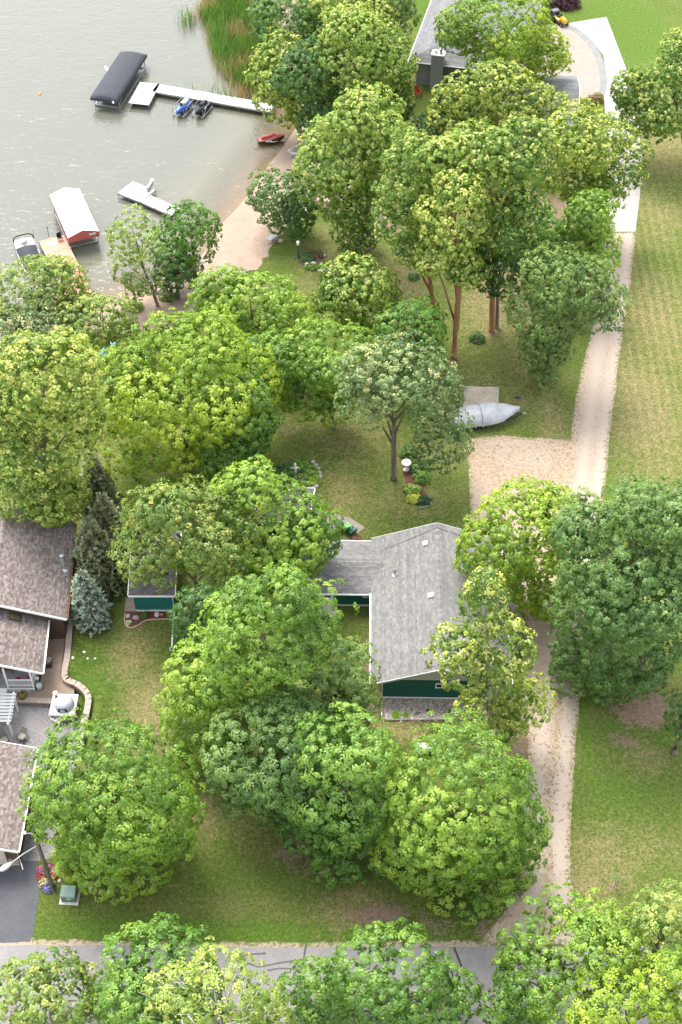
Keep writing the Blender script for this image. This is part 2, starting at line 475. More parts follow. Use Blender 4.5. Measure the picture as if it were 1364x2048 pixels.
gravel_like('tan_paver', (0.235, 0.185, 0.155), (0.27, 0.22, 0.19), (0.295, 0.245, 0.215), 8, .85, .15)
gravel_like('grey_paver', (0.155, 0.155, 0.155), (0.19, 0.19, 0.187), (0.225, 0.225, 0.22), 10, .85, .15)
gravel_like('mulch', (.045, .022, .018), (.105, .045, .036), (.18, .085, .068), 18, .95, .9)
gravel_like('soil', (.05, .037, .028), (.10, .072, .054), (.16, .12, .09), 16, .95, .9)
gravel_like('slab', (0.19, 0.16, 0.14), (0.235, 0.2, 0.175), (0.27, 0.235, 0.21), 20, .9, .2)
# stamped patio: irregular flagstone imprint with paler worn joints
m, nt, b = _new('stamped_concrete'); MATS['stamped_concrete'] = m
co = objco(nt)
wob = N(nt, 'ShaderNodeVectorMath', operation='ADD'); nz = N(nt, 'ShaderNodeTexNoise'); nz.inputs['Scale'].default_value = 1.5
nt.links.new(co, nz.inputs['Vector']); nt.links.new(co, wob.inputs[0])
sc_ = N(nt, 'ShaderNodeVectorMath', operation='SCALE'); sc_.inputs['Scale'].default_value = .35; nt.links.new(nz.outputs['Color'], sc_.inputs[0]); nt.links.new(sc_.outputs[0], wob.inputs[1])
vo = N(nt, 'ShaderNodeTexVoronoi', feature='DISTANCE_TO_EDGE'); vo.inputs['Scale'].default_value = 2.2; nt.links.new(wob.outputs[0], vo.inputs['Vector'])
vc = N(nt, 'ShaderNodeTexVoronoi', feature='F1'); vc.inputs['Scale'].default_value = 2.2; nt.links.new(wob.outputs[0], vc.inputs['Vector'])
f = noise(nt, 5, 6, .7, co); g = noise(nt, .35, 3, .5, co)
base = ramp(nt, f, [(.36, (.050, .044, .047)), (.64, (.118, .106, .110))])
base = mix(nt, ramp(nt, g, [(.42, 0.0), (.62, .8)]), base, (.150, .146, .152))
j = ramp(nt, vo.outputs['Distance'], [(.0, .9), (.07, 0.0)])
nt.links.new(mix(nt, j, base, (.20, .185, .18)), b.inputs['Base Color']); b.inputs['Roughness'].default_value = .6
bump(nt, b, math_(nt, 'ADD', ramp(nt, vo.outputs['Distance'], [(0, 0.0), (.07, 1.0)]), math_(nt, 'MULTIPLY', f, .4)), .5, .03)

# ------------------------------------------------------------------ beach and lake
beach_px = [(640,215),(628,262),(612,290),(622,320),(650,350),(640,400),(600,440),(560,470),(543,490),(530,522),(505,545),(440,560),(400,602),(382,645),(300,668),(180,668),(90,690),(-120,740)]
beach = np.vstack([W(beach_px, -.1), SHORE[17:18] + [-3, 3], (SHORE[16:3:-1] + np.array([-3.0, 2.2]))])
sheet('beach', beach, MATS['sand'], .03, .6, rag=.16, smooth=1)
m, nt, b = _new('lake_water'); MATS['lake_water'] = m
out = [n for n in nt.nodes if n.type == 'OUTPUT_MATERIAL'][0]; nt.nodes.remove(b)
co = objco(nt, (1, 1.9, 1), (0, 0, math.radians(-14)))
w1 = noise(nt, .75, 3, .5, co, .6); w2 = noise(nt, 2.4, 3, .55, co, .4); w3 = noise(nt, .16, 3, .5, co)
h = math_(nt, 'ADD', math_(nt, 'MULTIPLY', w1, 1.0), math_(nt, 'MULTIPLY', w2, .28))
h = math_(nt, 'MULTIPLY', h, math_(nt, 'MULTIPLY_ADD', w3, .9, .35))
bp = N(nt, 'ShaderNodeBump'); bp.inputs['Strength'].default_value = .36; bp.inputs['Distance'].default_value = .22; nt.links.new(h, bp.inputs['Height'])
gl = N(nt, 'ShaderNodeBsdfGlossy'); gl.inputs['Roughness'].default_value = .11; gl.inputs['Color'].default_value = (1, .985, .95, 1); nt.links.new(bp.outputs[0], gl.inputs['Normal'])
df = N(nt, 'ShaderNodeBsdfDiffuse')
dcol = ramp(nt, attr(nt, 'depth'), [(.0, (.17, .135, .095)), (.25, (.115, .108, .075)), (.8, (.088, .092, .074))])
nt.links.new(dcol, df.inputs[0])
tr = N(nt, 'ShaderNodeBsdfTransparent'); tr.inputs[0].default_value = (.80, .72, .52, 1)
m1 = N(nt, 'ShaderNodeMixShader'); nt.links.new(ramp(nt, attr(nt, 'depth'), [(.0, .15), (.45, 1.0)]), m1.inputs[0])
nt.links.new(tr.outputs[0], m1.inputs[1]); nt.links.new(df.outputs[0], m1.inputs[2])
fr = N(nt, 'ShaderNodeFresnel'); fr.inputs['IOR'].default_value = 1.4; nt.links.new(bp.outputs[0], fr.inputs['Normal'])
m2 = N(nt, 'ShaderNodeMixShader'); nt.links.new(math_(nt, 'MULTIPLY_ADD', fr.outputs[0], .80, .02, clamp=True), m2.inputs[0])
nt.links.new(m1.outputs[0], m2.inputs[1]); nt.links.new(gl.outputs[0], m2.inputs[2]); nt.links.new(m2.outputs[0], out.inputs[0])
wx_ = np.concatenate([np.geomspace(700, 62, 8) * -1, np.arange(-60, 14, 1.0)]); wy_ = np.concatenate([np.arange(96, 200, 1.0), np.geomspace(204, 900, 8)])
GX, GY = np.meshgrid(wx_, wy_); P = np.column_stack([GX.ravel(), GY.ravel()]); sd = shore_d(P)
idx = np.arange(len(P)).reshape(GX.shape)
quads = np.column_stack([idx[:-1, :-1].ravel(), idx[:-1, 1:].ravel(), idx[1:, 1:].ravel(), idx[1:, :-1].ravel()])
quads = quads[(sd[quads] < 1.2).any(1)]
lake = np_mesh('lake_water', np.column_stack([P, np.full(len(P), WATER_Z)]), quads, None, MATS['lake_water'], kind='structure')
set_attr(lake, 'depth', np.clip(-sd / 14, 0, 1))

def spline(L, n):
    L = np.asarray(L, float); t = np.linspace(0, len(L) - 1.001, n); out = []
    for q in t:
        i = int(q); f = q - i; p0, p1, p2, p3 = L[max(i-1,0)], L[i], L[i+1], L[min(i+2, len(L)-1)]
        out.append(.5 * ((2*p1) + (-p0+p2)*f + (2*p0-5*p1+4*p2-p3)*f*f + (-p0+3*p1-3*p2+p3)*f**3))
    return np.array(out)

# ------------------------------------------------------------------ drives, road, paths
LEFT = [(955,1888),(1005,1832),(1035,1750),(1046,1650),(1050,1560),(1056,1480),(1040,1440),(1046,1300),(1047,1200),(1012,1130),(942,1065),(934,878),(1000,870),(1141,880),(1150,800),(1162,745),(1185,650),(1200,560),(1212,466)]
RIGHT = [(1271,465),(1262,560),(1248,650),(1235,750),(1222,850),(1212,960),(1195,1060),(1172,1200),(1160,1400),(1150,1500),(1142,1650),(1140,1750),(1160,1820),(1215,1890)]
gd = sheet('gravel_driveway', W(LEFT + RIGHT), MATS['gravel'], .012, .4, rag=.05, edgeattr=True)
_v = np.array([v.co[:2] for v in gd.data.vertices])
tk = np.zeros(len(_v))
for line in ([(1225,466),(1214,600),(1190,750),(1170,900),(1150,1040),(1120,1250),(1090,1450),(1078,1600),(1075,1750),(1060,1890)], [(1258,466),(1245,600),(1225,750),(1205,900),(1185,1040),(1155,1250),(1135,1450),(1120,1600),(1118,1750),(1130,1890)]):
    tk = np.maximum(tk, np.exp(-(poly_dist(_v, spline(W(line), 60)) / .55) ** 2))
set_attr(gd, 'track', tk)
set_attr(gd, 'crown', np.exp(-(poly_dist(_v, spline(W([(1150,1040),(1138,1250),(1113,1450),(1098,1600),(1095,1750),(1070,1850)]), 50)) / .45) ** 2) + .6 * np.exp(-(poly_dist(_v, spline(W([(940,900),(1000,950),(1120,960),(1140,900)]), 50)) / 2.0) ** 2))
road_y = at(682, 1893).y
sheet('road', [(-120, road_y - 7.2), (140, road_y - 7.2), (140, road_y), (40, road_y + .05), (10, road_y), (-8, road_y - .1), (-20, road_y + .1), (-120, road_y + .2)], MATS['asphalt'], .016, 1.0, rag=.03)
sheet('road_shoulder', [(-120, road_y - .4), (10, road_y - .6), (13, road_y - .3), (9, road_y + .45), (0, road_y + .35), (-10, road_y + .3), (-22, road_y + .55), (-120, road_y + .9)], MATS['gravel'], .008, .4, rag=.05, edgeattr=True)
for pts in ([(470,1906),(500,1909),(532,1907)], [(478,1925),(500,1928),(515,1934),(530,1932),(560,1926),(588,1922)], [(535,1941),(560,1937),(590,1938),(600,1946)], [(612,1890),(607,1920),(600,1950)], [(908,1895),(918,1920),(926,1942)],
            [(960,1990),(985,2000),(1005,2020),(1020,2040)], [(640,2030),(660,2042)]):
    L = [at(*p) for p in pts]; mb = MB(); vs = []
    for i, p in enumerate(L):
        d = (L[min(i + 1, len(L) - 1)] - L[max(i - 1, 0)]).normalized(); n_ = Vector((-d.y, d.x, 0)) * (.055 + .03 * random.random())
        vs += [(p + n_)[:2] + (.022,), (p - n_)[:2] + (.022,)]
    mb.add(vs, [(2*i, 2*i+1, 2*i+3, 2*i+2) for i in range(len(L) - 1)])
    mb.build('crack_seal', mat('tar', (.035, .035, .038), rough=.5), kind='structure')
sheet('asphalt_driveway', W([(-140,1726),(30,1724),(74,1722),(78,1790),(66,1868),(60,1884),(-140,1890)]), MATS['new_asphalt'], .014, .5, rag=.03)
sheet('patio', W([(-160,1402),(60,1402),(150,1402),(158,1440),(150,1560),(118,1680),(104,1716),(75,1722),(-160,1724)]), MATS['stamped_concrete'], .010, .6)
# concrete drive poured in slabs between sawn joints
cd = empty('concrete_driveway', at(1240, 330), kind='structure')
Lp = [(1207,186),(1212,250),(1214,320),(1216,390),(1212,464)]; Rp = [(1266,186),(1277,250),(1284,320),(1280,390),(1271,464)]
for i in range(4):
    q = W([Lp[i], Rp[i], Rp[i+1], Lp[i+1]]); c = q.mean(0); q = c + (q - c) * .997
    o = sheet('slab', q, MATS['concrete'], .03, 1.2, thick=.1, kind=None); o.parent = cd; o.matrix_parent_inverse = Matrix.Translation(-cd.location)
for q in ([(1136,47),(1174,40),(1212,98),(1207,112),(1184,82)], [(1174,40),(1213,34),(1258,152),(1248,166),(1212,98)], [(1207,112),(1212,98),(1248,166),(1266,186),(1207,186),(1213,160)]):
    q = W(q); c = q.mean(0); q = c + (q - c) * .998
    o = sheet('slab', q, MATS['concrete'], .03, 1.2, thick=.1, kind=None); o.parent = cd; o.matrix_parent_inverse = Matrix.Translation(-cd.location)
ARC = [(1122,44),(1150,60),(1180,86),(1200,122),(1207,160),(1203,190)]
sheet('paver_court', W([(1040,60)] + [(x - 3, y + 2) for x, y in ARC] + [(1168,198),(1120,172),(1040,150)]), MATS['tan_paver'], .022, 1.0)
ab = empty('paver_border', at(1200, 120), kind='structure')
arc = W(ARC); mbp = MB(); seglen = 0
dense = [arc[0] + 0]
S = spline(arc, 44)
for i in range(43):
    a, b_ = S[i], S[i+1]; d = (b_ - a) / np.linalg.norm(b_ - a); nr = np.array([-d[1], d[0]]); a = a + d * .01; b_ = b_ - d * .01
    mb = MB(); mb.prism([a - nr*.42, b_ - nr*.42, b_ + nr*.42, a + nr*.42], 0, .045 + .006 * random.random())
    o = mb.build('paver', MATS['grey_paver'], ab); o.matrix_parent_inverse = Matrix.Translation(-ab.location)
sheet('house_walk', W([(1004,1206),(1044,1206),(1044,1290),(1040,1300),(1004,1300)]), MATS['slab'], .10, .6, thick=.12)
sheet('garden_patio', W([(600,1010),(655,1024),(700,1036),(730,1056),(714,1068),(690,1062),(640,1060)]), MATS['slab'], .05, .5, thick=.07)
sheet('boat_mat', W([(928,773),(998,774),(996,812),(926,812)]), mat('old_carpet', (.42, .365, .30), (.27, .225, .175), 5, .95, .5), .03, .4, rag=.03, thick=.03)
# ================================================================== buildings
SHINGLE = mat_attr('shingle_mat', .95, 20, .28, .1, .25)
SIDING = mat_attr('siding_mat', .6, 12, .12, .3, .1)
WHITE = mat('white_trim', (.80, .80, .79), (.72, .72, .71), 3, .5, .03)
GREYTRIM = mat('grey_trim', (.46, .45, .43), (.40, .39, .375), 3, .6, .05)
FOUND = mat('foundation', (.52, .50, .46), (.42, .40, .37), 8, .9, .3)
GLASS = mat('window_glass', (.02, .022, .025), (.012, .013, .016), 1, .08, 0, spec=.6)
DARKMETAL = mat('dark_metal', (.03, .03, .032), rough=.45, spec=.5)
ALU = mat('aluminium', (.34, .345, .35), (.27, .275, .28), 8, .38, .05, metal=.7)
GALV = mat('galvanised', (.50, .52, .54), (.36, .38, .40), 5, .4, .08, metal=.6)
WOOD = mat('brown_wood', (.22, .10, .045), (.13, .06, .028), 4, .6, .2, stretch=(1, 8, 8))
BLACK = mat('black_plastic', (.02, .02, .022), (.012, .012, .013), 6, .5, .05)
PAL_GREY = [(0.161, 0.157, 0.153), (0.171, 0.167, 0.161), (0.153, 0.149, 0.145), (0.185, 0.18, 0.174), (0.143, 0.14, 0.136)]
PAL_WING_SHADED = [(0.165, 0.158, 0.157), (0.144, 0.141, 0.139), (0.182, 0.175, 0.173), (0.132, 0.128, 0.127)]  # front slope of the wing: slightly darker greys, its shade painted in
PAL_PURP = [(0.132, 0.121, 0.128), (0.115, 0.105, 0.112), (0.149, 0.136, 0.14), (0.098, 0.09, 0.098)]
PAL_TAN = [(0.167, 0.14, 0.13), (0.143, 0.117, 0.109), (0.193, 0.166, 0.153), (0.121, 0.097, 0.092), (0.217, 0.191, 0.179), (0.155, 0.129, 0.118)]
PAL_PALE = [(0.149, 0.151, 0.154), (0.135, 0.137, 0.14), (0.162, 0.164, 0.167)]
def shade(c, k): return tuple(x * k for x in c)
def shingle_plane(mb, p0, p1, p2, p3, pal, course=.16, tab=.28, seed=1, streak=.10):
    """overlapping shingle courses on the roof plane p0,p1 (eave) p2,p3 (ridge side)"""
    r = random.Random(seed); p0, p1, p2, p3 = map(Vector, (p0, p1, p2, p3))
    nrm = (p1 - p0).cross(p3 - p0).normalized()
    if nrm.z < 0: nrm = -nrm
    L = ((p3 - p0).length + (p2 - p1).length) / 2; nc = max(2, int(L / course))
    for k in range(nc):
        v0, v1 = k / nc, min(1, (k + 1.12) / nc)
        a, b, c_, d = p0.lerp(p3, v0), p1.lerp(p2, v0), p1.lerp(p2, v1), p0.lerp(p3, v1)
        Lc = (b - a).length
        if Lc < .05: continue
        nt_ = max(1, int(Lc / tab)); t = -r.random() / nt_; row = 1 + r.uniform(-streak, streak)
        cuts = [0.0]
        while t < 1:
            t += r.choice((.7, 1.0, 1.0, 1.35)) / nt_
            if 0 < t < 1: cuts.append(t)
        cuts.append(1.0)
        for t0, t1 in zip(cuts, cuts[1:]):
            cc = shade(r.choice(pal), row * r.uniform(.9, 1.1)); h = .022 + r.uniform(0, .006)
            q = [a.lerp(b, t0) + nrm * h, a.lerp(b, t1) + nrm * h, d.lerp(c_, t1) + nrm * .006, d.lerp(c_, t0) + nrm * .006]
            mb.add(q + [a.lerp(b, t0), a.lerp(b, t1)], [(0, 1, 2, 3), (4, 5, 1, 0)], cc)
def ridge_cap(mb, a, b, pal, w=.17, seed=3):
    r = random.Random(seed); a, b = Vector(a), Vector(b); d = (b - a); n = max(2, int(d.length / .22)); d.normalize()
    s = Vector((-d.y, d.x, 0)).normalized()
    for i in range(n):
        q0, q1 = a.lerp(b, i / n), a.lerp(b, (i + 1.15) / n); cc = shade(r.choice(pal), r.uniform(.95, 1.2)); u0 = Vector((0, 0, .052)); u1 = Vector((0, 0, .034)); dn = Vector((0, 0, -w * .35))
        mb.add([q0 - s*w + dn + u0, q0 + u0, q1 + u1, q1 - s*w + dn + u1, q0 + s*w + dn + u0, q1 + s*w + dn + u1], [(0,1,2,3), (1,4,5,2)], cc)
def roof_slab(mb, q, th=.16):
    """solid roof deck under the shingles"""
    q = [Vector(p) for p in q]; dn = Vector((0, 0, -th))
    mb.add(q + [p + dn for p in q], [(0,1,2,3), (7,6,5,4)] + [(i, i+4, (i+1) % 4 + 4, (i+1) % 4) for i in range(4)])
def lap_wall(mb, a, b, zb, top, col, lap=.15, seed=2):
    """horizontal lap siding on the wall from a to b (outside on the right hand of a->b); top(t) = height along it"""
    r = random.Random(seed); a, b = Vector((a[0], a[1], 0)), Vector((b[0], b[1], 0)); d = (b - a); L = d.length; nrm = Vector((d.y, -d.x, 0)).normalized()
    zmax = max(top(0), top(.5), top(1)); n = int((zmax - zb) / lap) + 1
    for k in range(n):
        z0 = zb + k * lap; z1 = z0 + lap
        ts = [t / 60 for t in range(61) if top(t / 60) > z0 + .02]
        if not ts: continue
        t0, t1 = ts[0], ts[-1]
        z1c = min(z1, zmax)
        tt = [t for t in ts if top(t) >= z1c - .02] or [(t0 + t1) / 2]
        u0, u1 = tt[0], tt[-1]
        cc = shade(col, r.uniform(.92, 1.06))
        P_ = lambda t, z, o: a + d * t + Vector((0, 0, z)) + nrm * o
        mb.add([P_(t0, z0, .03), P_(t1, z0, .03), P_(u1, z1c, .008), P_(u0, z1c, .008), P_(t0, z0, 0), P_(t1, z0, 0)], [(0,1,2,3), (4,5,1,0)], cc)
    core = [P_(0, zb, 0), P_(1, zb, 0), P_(1, top(1), 0), P_(.5, top(.5), 0), P_(0, top(0), 0)]
    mb.add(core, [(0,1,2,3,4)], shade(col, .9))
def window(parent, a, b, t, z0, w, h, panes=2, name='window', fmat=None):
    """framed window proud of the wall a->b at fraction t"""
    a, b = Vector((a[0], a[1], 0)), Vector((b[0], b[1], 0)); d = (b - a).normalized(); nrm = Vector((d.y, -d.x, 0))
    c = a + (b - a) * t; rz = math.atan2(d.y, d.x)
    fm = fmat or WHITE; mb = MB(); o = nrm * .045
    for s in (-1, 1): mb.box(c + d * s * (w / 2 - .035) + Vector((0, 0, z0 + h / 2)) + o, (.07, .09, h), rz)
    for s in (0, 1): mb.box(c + Vector((0, 0, z0 + .035 + s * (h - .07))) + o, (w - .14, .09, .07), rz)
    for i in range(1, panes): mb.box(c + d * (w * i / panes - w / 2) + Vector((0, 0, z0 + h / 2)) + o, (.05, .08, h - .14), rz)
    f = mb.build(name, fm, parent)
    for i in range(panes):
        pw = (w - .14 - .05 * (panes - 1)) / panes
        cx = -w / 2 + .07 + pw / 2 + i * (pw + .05)
        MB().box(c + d * cx + Vector((0, 0, z0 + h / 2)) + nrm * .038, (pw, .02, h - .14), rz).build('pane', GLASS, f)
    return f
def fascia(parent, pts, m=None, name='fascia', w=.05, h=.2):
    mb = MB()
    for a, b in zip(pts, pts[1:]): mb.bar(Vector(a) + Vector((0,0,-h*.5+.03)), Vector(b) + Vector((0,0,-h*.5+.03)), w, h)
    return mb.build(name, m or WHITE, parent)
def gutter(parent, a, b, m=None):
    a, b = Vector(a), Vector(b); mb = MB(); d = (b - a).normalized(); s = Vector((d.y, -d.x, 0))
    prof = [(0, 0), (0, -.11), (.12, -.11), (.13, .0), (.115, .0), (.105, -.095), (.015, -.095), (.015, 0)]
    mb.loft([[p + s * x + Vector((0, 0, z)) for x, z in prof] for p in (a, b)])
    return mb.build('gutter', m or WHITE, parent)
def downspout(parent, pts, m=None, r=.04):
    return MB().tube(pts, r, 6).build('downspout', m or WHITE, parent)

# ---------------------------------------------------------------- green house in the middle
TEAL = (.008, .075, .058)
yaw = math.radians(-1.0)
gh = empty('house', (3.25, 61.55, 0), 'dark green sided house with a long grey shingled gable roof and a low side wing', 'house', rz=yaw)
wl, wr, wb = 0.0, 9.0, 14.0                      # wall box, ridge along local y
el, er, ef, ebk = -.95, 9.85, -.42, 14.45
ze, zr, xr = 2.42, 4.5, 4.45
def gtop(x): return min(ze + .12 + (x - el) * (zr - ze) / (xr - el), ze + .12 + (er - x) * (zr - ze) / (er - xr)) - .18
mb = MB(); low = 2.62
lap_wall(mb, (0, 0), (wr, 0), .25, lambda t: min(gtop(t * wr), low), TEAL, seed=1)
lap_wall(mb, (wr, 0), (wr, wb), .25, lambda t: gtop(wr), TEAL, seed=2)
lap_wall(mb, (wr, wb), (0, wb), .25, lambda t: gtop(wr - t * wr), TEAL, seed=3)
lap_wall(mb, (0, wb), (0, 0), .25, lambda t: gtop(0), TEAL, seed=4)
mb.build('wall', SIDING, gh)
MB().prism([(-.02, -.03), (wr + .02, -.03), (wr + .02, wb + .03), (-.02, wb + .03)], -.1, .25).build('foundation', WHITE, gh)
mb = MB()                                         # pale gable above the siding
mb.add([(1.0, -.012, low - .02), (8.0, -.012, low - .02), (xr + 1.0, -.012, gtop(xr) - .15), (xr - 1.0, -.012, gtop(xr) - .15)], [(0,1,2,3)])
mb.add([(.6, -.05, low - .06), (8.4, -.05, low - .06), (8.4, -.05, low + .03), (.6, -.05, low + .03), (.6, -.0, low - .06), (8.4, -.0, low - .06), (8.4, 0, low + .03), (.6, 0, low + .03)], [(0,1,2,3), (4,5,1,0), (3,2,6,7)])
mb.build('gable_panel', GREYTRIM, gh)
rf = MB(); roof_slab(rf, [(el, ef, ze), (xr, ef, zr), (xr, ebk, zr), (el, ebk, ze)]); roof_slab(rf, [(er, ef, ze), (er, ebk, ze), (xr, ebk, zr), (xr, ef, zr)])
roof = rf.build('roof', GREYTRIM, gh)
sh = MB(); shingle_plane(sh, (el, ebk, ze), (el, ef, ze), (xr, ef, zr), (xr, ebk, zr), PAL_GREY, seed=5); shingle_plane(sh, (er, ef, ze), (er, ebk, ze), (xr, ebk, zr), (xr, ef, zr), PAL_GREY, seed=6)
ridge_cap(sh, (xr, ef, zr), (xr, ebk, zr), PAL_GREY)
sh.build('shingles', SHINGLE, roof, kind='stuff')
fascia(gh, [(el, ef - .03, ze), (xr, ef - .03, zr), (er, ef - .03, ze)], GREYTRIM); fascia(gh, [(el, ebk + .03, ze), (xr, ebk + .03, zr), (er, ebk + .03, ze)], GREYTRIM)
gutter(gh, (el - .0, 8.62, ze - .02), (el - .0, ef, ze - .02)); gutter(gh, (er, ef, ze - .02), (er, ebk, ze - .02))
downspout(gh, [(-.08, -.2, 2.45), (-.06, -.09, 2.2), (-.06, -.09, .1), (-.06, -1.7, .06)])
window(gh, (0, 0), (wr, 0), .505, 1.55, 1.0, .58, 2)
window(gh, (wr, 0), (wr, wb), .3, 1.0, 1.4, 1.1, 2); window(gh, (wr, 0), (wr, wb), .7, 1.0, 1.4, 1.1, 2)
def roof_z(x): return ze + (x - el) * (zr - ze) / (xr - el) if x < xr else ze + (er - x) * (zr - ze) / (er - xr)
for x, y in ((3.45, 12.45), (3.75, 6.9)):
    mb = MB(); z = roof_z(x); a = math.atan2(zr - ze, xr - el)
    M_ = Matrix.Rotation(-a, 3, 'Y'); mb.box((x, y, z + .1), (.42, .42, .12), M=M_); mb.box((x + .02, y, z + .19), (.36, .36, .06), M=M_)
    mb.build('roof_vent', WHITE, gh, bevel=.015)
v = MB().tube([(.95, 9.9, roof_z(.95) - .05), (.95, 9.9, roof_z(.95) + .42)], .1, 10).lathe([(.26, 0), (.22, .03), (.12, .09)], (.95, 9.9, roof_z(.95) + .0), 10).build('vent_pipe', GALV, gh)
MB().lathe([(.13, 0), (.15, .05), (.02, .1)], (.95, 9.9, roof_z(.95) + .42), 10).build('rain_cap', DARKMETAL, v)
# overhead service drop draped on the roof
MB().tube([(-1.9, 13.1, 3.25), (-.6, 12.65, 2.75), (2.0, 13.3, roof_z(2) + .06), (4.45, 13.9, zr + .06), (7.5, 13.55, roof_z(7.5) + .06), (10.4, 13.1, 2.6)], .014, 5).build('service_cable', BLACK, gh)
# low wing to the left (ridge runs left-right)
wx0, wx1, wy0, wy1 = -7.2, 0.0, 9.15, 13.9
wzr, wyr, wze = 2.88, 11.45, 2.28
ey0, ey1 = wy0 - .55, wy1 + .35
wing_top = lambda y: (wze + (y - ey0) * (wzr - wze) / (wyr - ey0) if y < wyr else wze + (ey1 - y) * (wzr - wze) / (ey1 - wyr)) - .1
mb = MB()
lap_wall(mb, (wx0, wy0), (wx1, wy0), .25, lambda t: wing_top(wy0), TEAL, seed=11)
lap_wall(mb, (wx1, wy1), (wx0, wy1), .25, lambda t: wing_top(wy1), TEAL, seed=12)
lap_wall(mb, (wx0, wy1), (wx0, wy0), .25, lambda t: wing_top(wy1 - t * (wy1 - wy0)), TEAL, seed=13)
mb.build('wing_wall', SIDING, gh)
MB().prism([(wx0, wy0 - .03), (wx1 - .03, wy0 - .03), (wx1 - .03, wy1 + .03), (wx0, wy1 + .03)], -.1, .25).build('wing_foundation', FOUND, gh)
xe = .6                                            # the wing's ridge dies into the main slope
rf = MB(); roof_slab(rf, [(wx0 - .3, ey0, wze), (el - .02, ey0, wze), (el - .02, wyr, wzr), (wx0 - .3, wyr, wzr)]); roof_slab(rf, [(wx0 - .3, wyr, wzr), (el - .02, wyr, wzr), (el - .02, ey1, wze), (wx0 - .3, ey1, wze)])
wr_ = rf.build('wing_roof', GREYTRIM, gh)
xv = el + (wzr - ze) / ((zr - ze) / (xr - el))     # valley end on the main slope
sh = MB(); shingle_plane(sh, (wx0 - .3, ey0, wze), (el, ey0, wze), (xv, wyr, wzr), (wx0 - .3, wyr, wzr), PAL_WING_SHADED, seed=15); shingle_plane(sh, (el, ey1, wze), (wx0 - .3, ey1, wze), (wx0 - .3, wyr, wzr), (xv, wyr, wzr), PAL_GREY, seed=16)
ridge_cap(sh, (wx0 - .3, wyr, wzr), (xv, wyr, wzr), PAL_GREY); sh.build('wing_shingles', SHINGLE, wr_, kind='stuff')
gutter(gh, (wx0 - .3, ey0, wze), (el + .02, ey0, wze)); gutter(gh, (el, ey1, wze), (wx0 - .3, ey1, wze))
fascia(gh, [(wx0 - .33, ey0, wze), (wx0 - .33, wyr, wzr), (wx0 - .33, ey1, wze)])
window(gh, (wx0, wy0), (wx1, wy0), .87, 1.2, 1.35, .7, 2)
d_ = MB(); d_.box((-4.5, wy0 - .05, 1.28), (.95, .08, 2.05)); dr = d_.build('door', WHITE, gh)
MB().box((-4.5, wy0 - .1, 1.65), (.5, .04, .85)).build('pane', GLASS, dr)
MB().box((-4.5, wy0 - .62, .09), (1.5, 1.15, .2)).build('door_step', FOUND, gh, bevel=.02)

# hut half hidden by trees behind the wing: only a roof corner shows
def plain_gable(name, label, cat, loc, rz, w, d, ze, zr, pal, wallc, ov=.3, wallm=None, ridge='x', trim=None, lap=.15):
    """gable building, local origin at its middle; ridge along local x"""
    root = empty(name, loc, label, cat, rz=rz); x0, x1, y0, y1 = -w/2, w/2, -d/2, d/2
    zt = lambda y: zr - .1 - abs(y) * (zr - ze) / (d / 2 + ov)
    mb = MB()
    lap_wall(mb, (x0, y0), (x1, y0), .2, lambda t: zt(y0), wallc, lap); lap_wall(mb, (x1, y0), (x1, y1), .2, lambda t: zt(y0 + t * d), wallc, lap)
    lap_wall(mb, (x1, y1), (x0, y1), .2, lambda t: zt(y1), wallc, lap); lap_wall(mb, (x0, y1), (x0, y0), .2, lambda t: zt(y1 - t * d), wallc, lap)
    mb.build('wall', wallm or SIDING, root)
    MB().prism([(x0, y0 - .04), (x1, y0 - .04), (x1 , y1 + .04), (x0, y1 + .04)], -.2, .2).build('foundation', trim or WHITE, root)
    X0, X1, Y0, Y1 = x0 - ov, x1 + ov, y0 - ov, y1 + ov
    rf = MB(); roof_slab(rf, [(X0, Y0, ze), (X1, Y0, ze), (X1, 0, zr), (X0, 0, zr)], .12); roof_slab(rf, [(X1, Y1, ze), (X0, Y1, ze), (X0, 0, zr), (X1, 0, zr)], .12)
    ro = rf.build('roof', trim or WHITE, root)
    sh = MB(); shingle_plane(sh, (X0, Y0, ze), (X1, Y0, ze), (X1, 0, zr), (X0, 0, zr), pal, seed=31); shingle_plane(sh, (X1, Y1, ze), (X0, Y1, ze), (X0, 0, zr), (X1, 0, zr), pal, seed=32)
    ridge_cap(sh, (X0, 0, zr), (X1, 0, zr), pal); sh.build('shingles', SHINGLE, ro, kind='stuff')
    for X in (X0 - .03, X1 + .03): fascia(root, [(X, Y0, ze), (X, 0, zr), (X, Y1, ze)], trim, w=.07, h=.18)
    gutter(root, (X0, Y0, ze), (X1, Y0, ze), trim); gutter(root, (X1, Y1, ze), (X0, Y1, ze), trim)
    return root
p = at(604, 972, 2.7)
plain_gable('garden_shed', 'small shed beside the oval flower bed with only its grey roof corner in view', 'shed', (p.x - 1.6, p.y - 1.75, 0), math.radians(-6), 4.4, 3.4, 2.35, 3.0, PAL_PURP, TEAL)
# green garage on the left, eaves towards the road
p = at(272, 1222)
ls = plain_gable('garage', 'teal green shed with purple grey shingle roof and red mulch bed along its front', 'shed', (p.x + 1.56, p.y + 3.1, 0), math.radians(0), 3.12, 6.2, 2.45, 3.7, PAL_PURP, (.012, .115, .095), ov=.33)
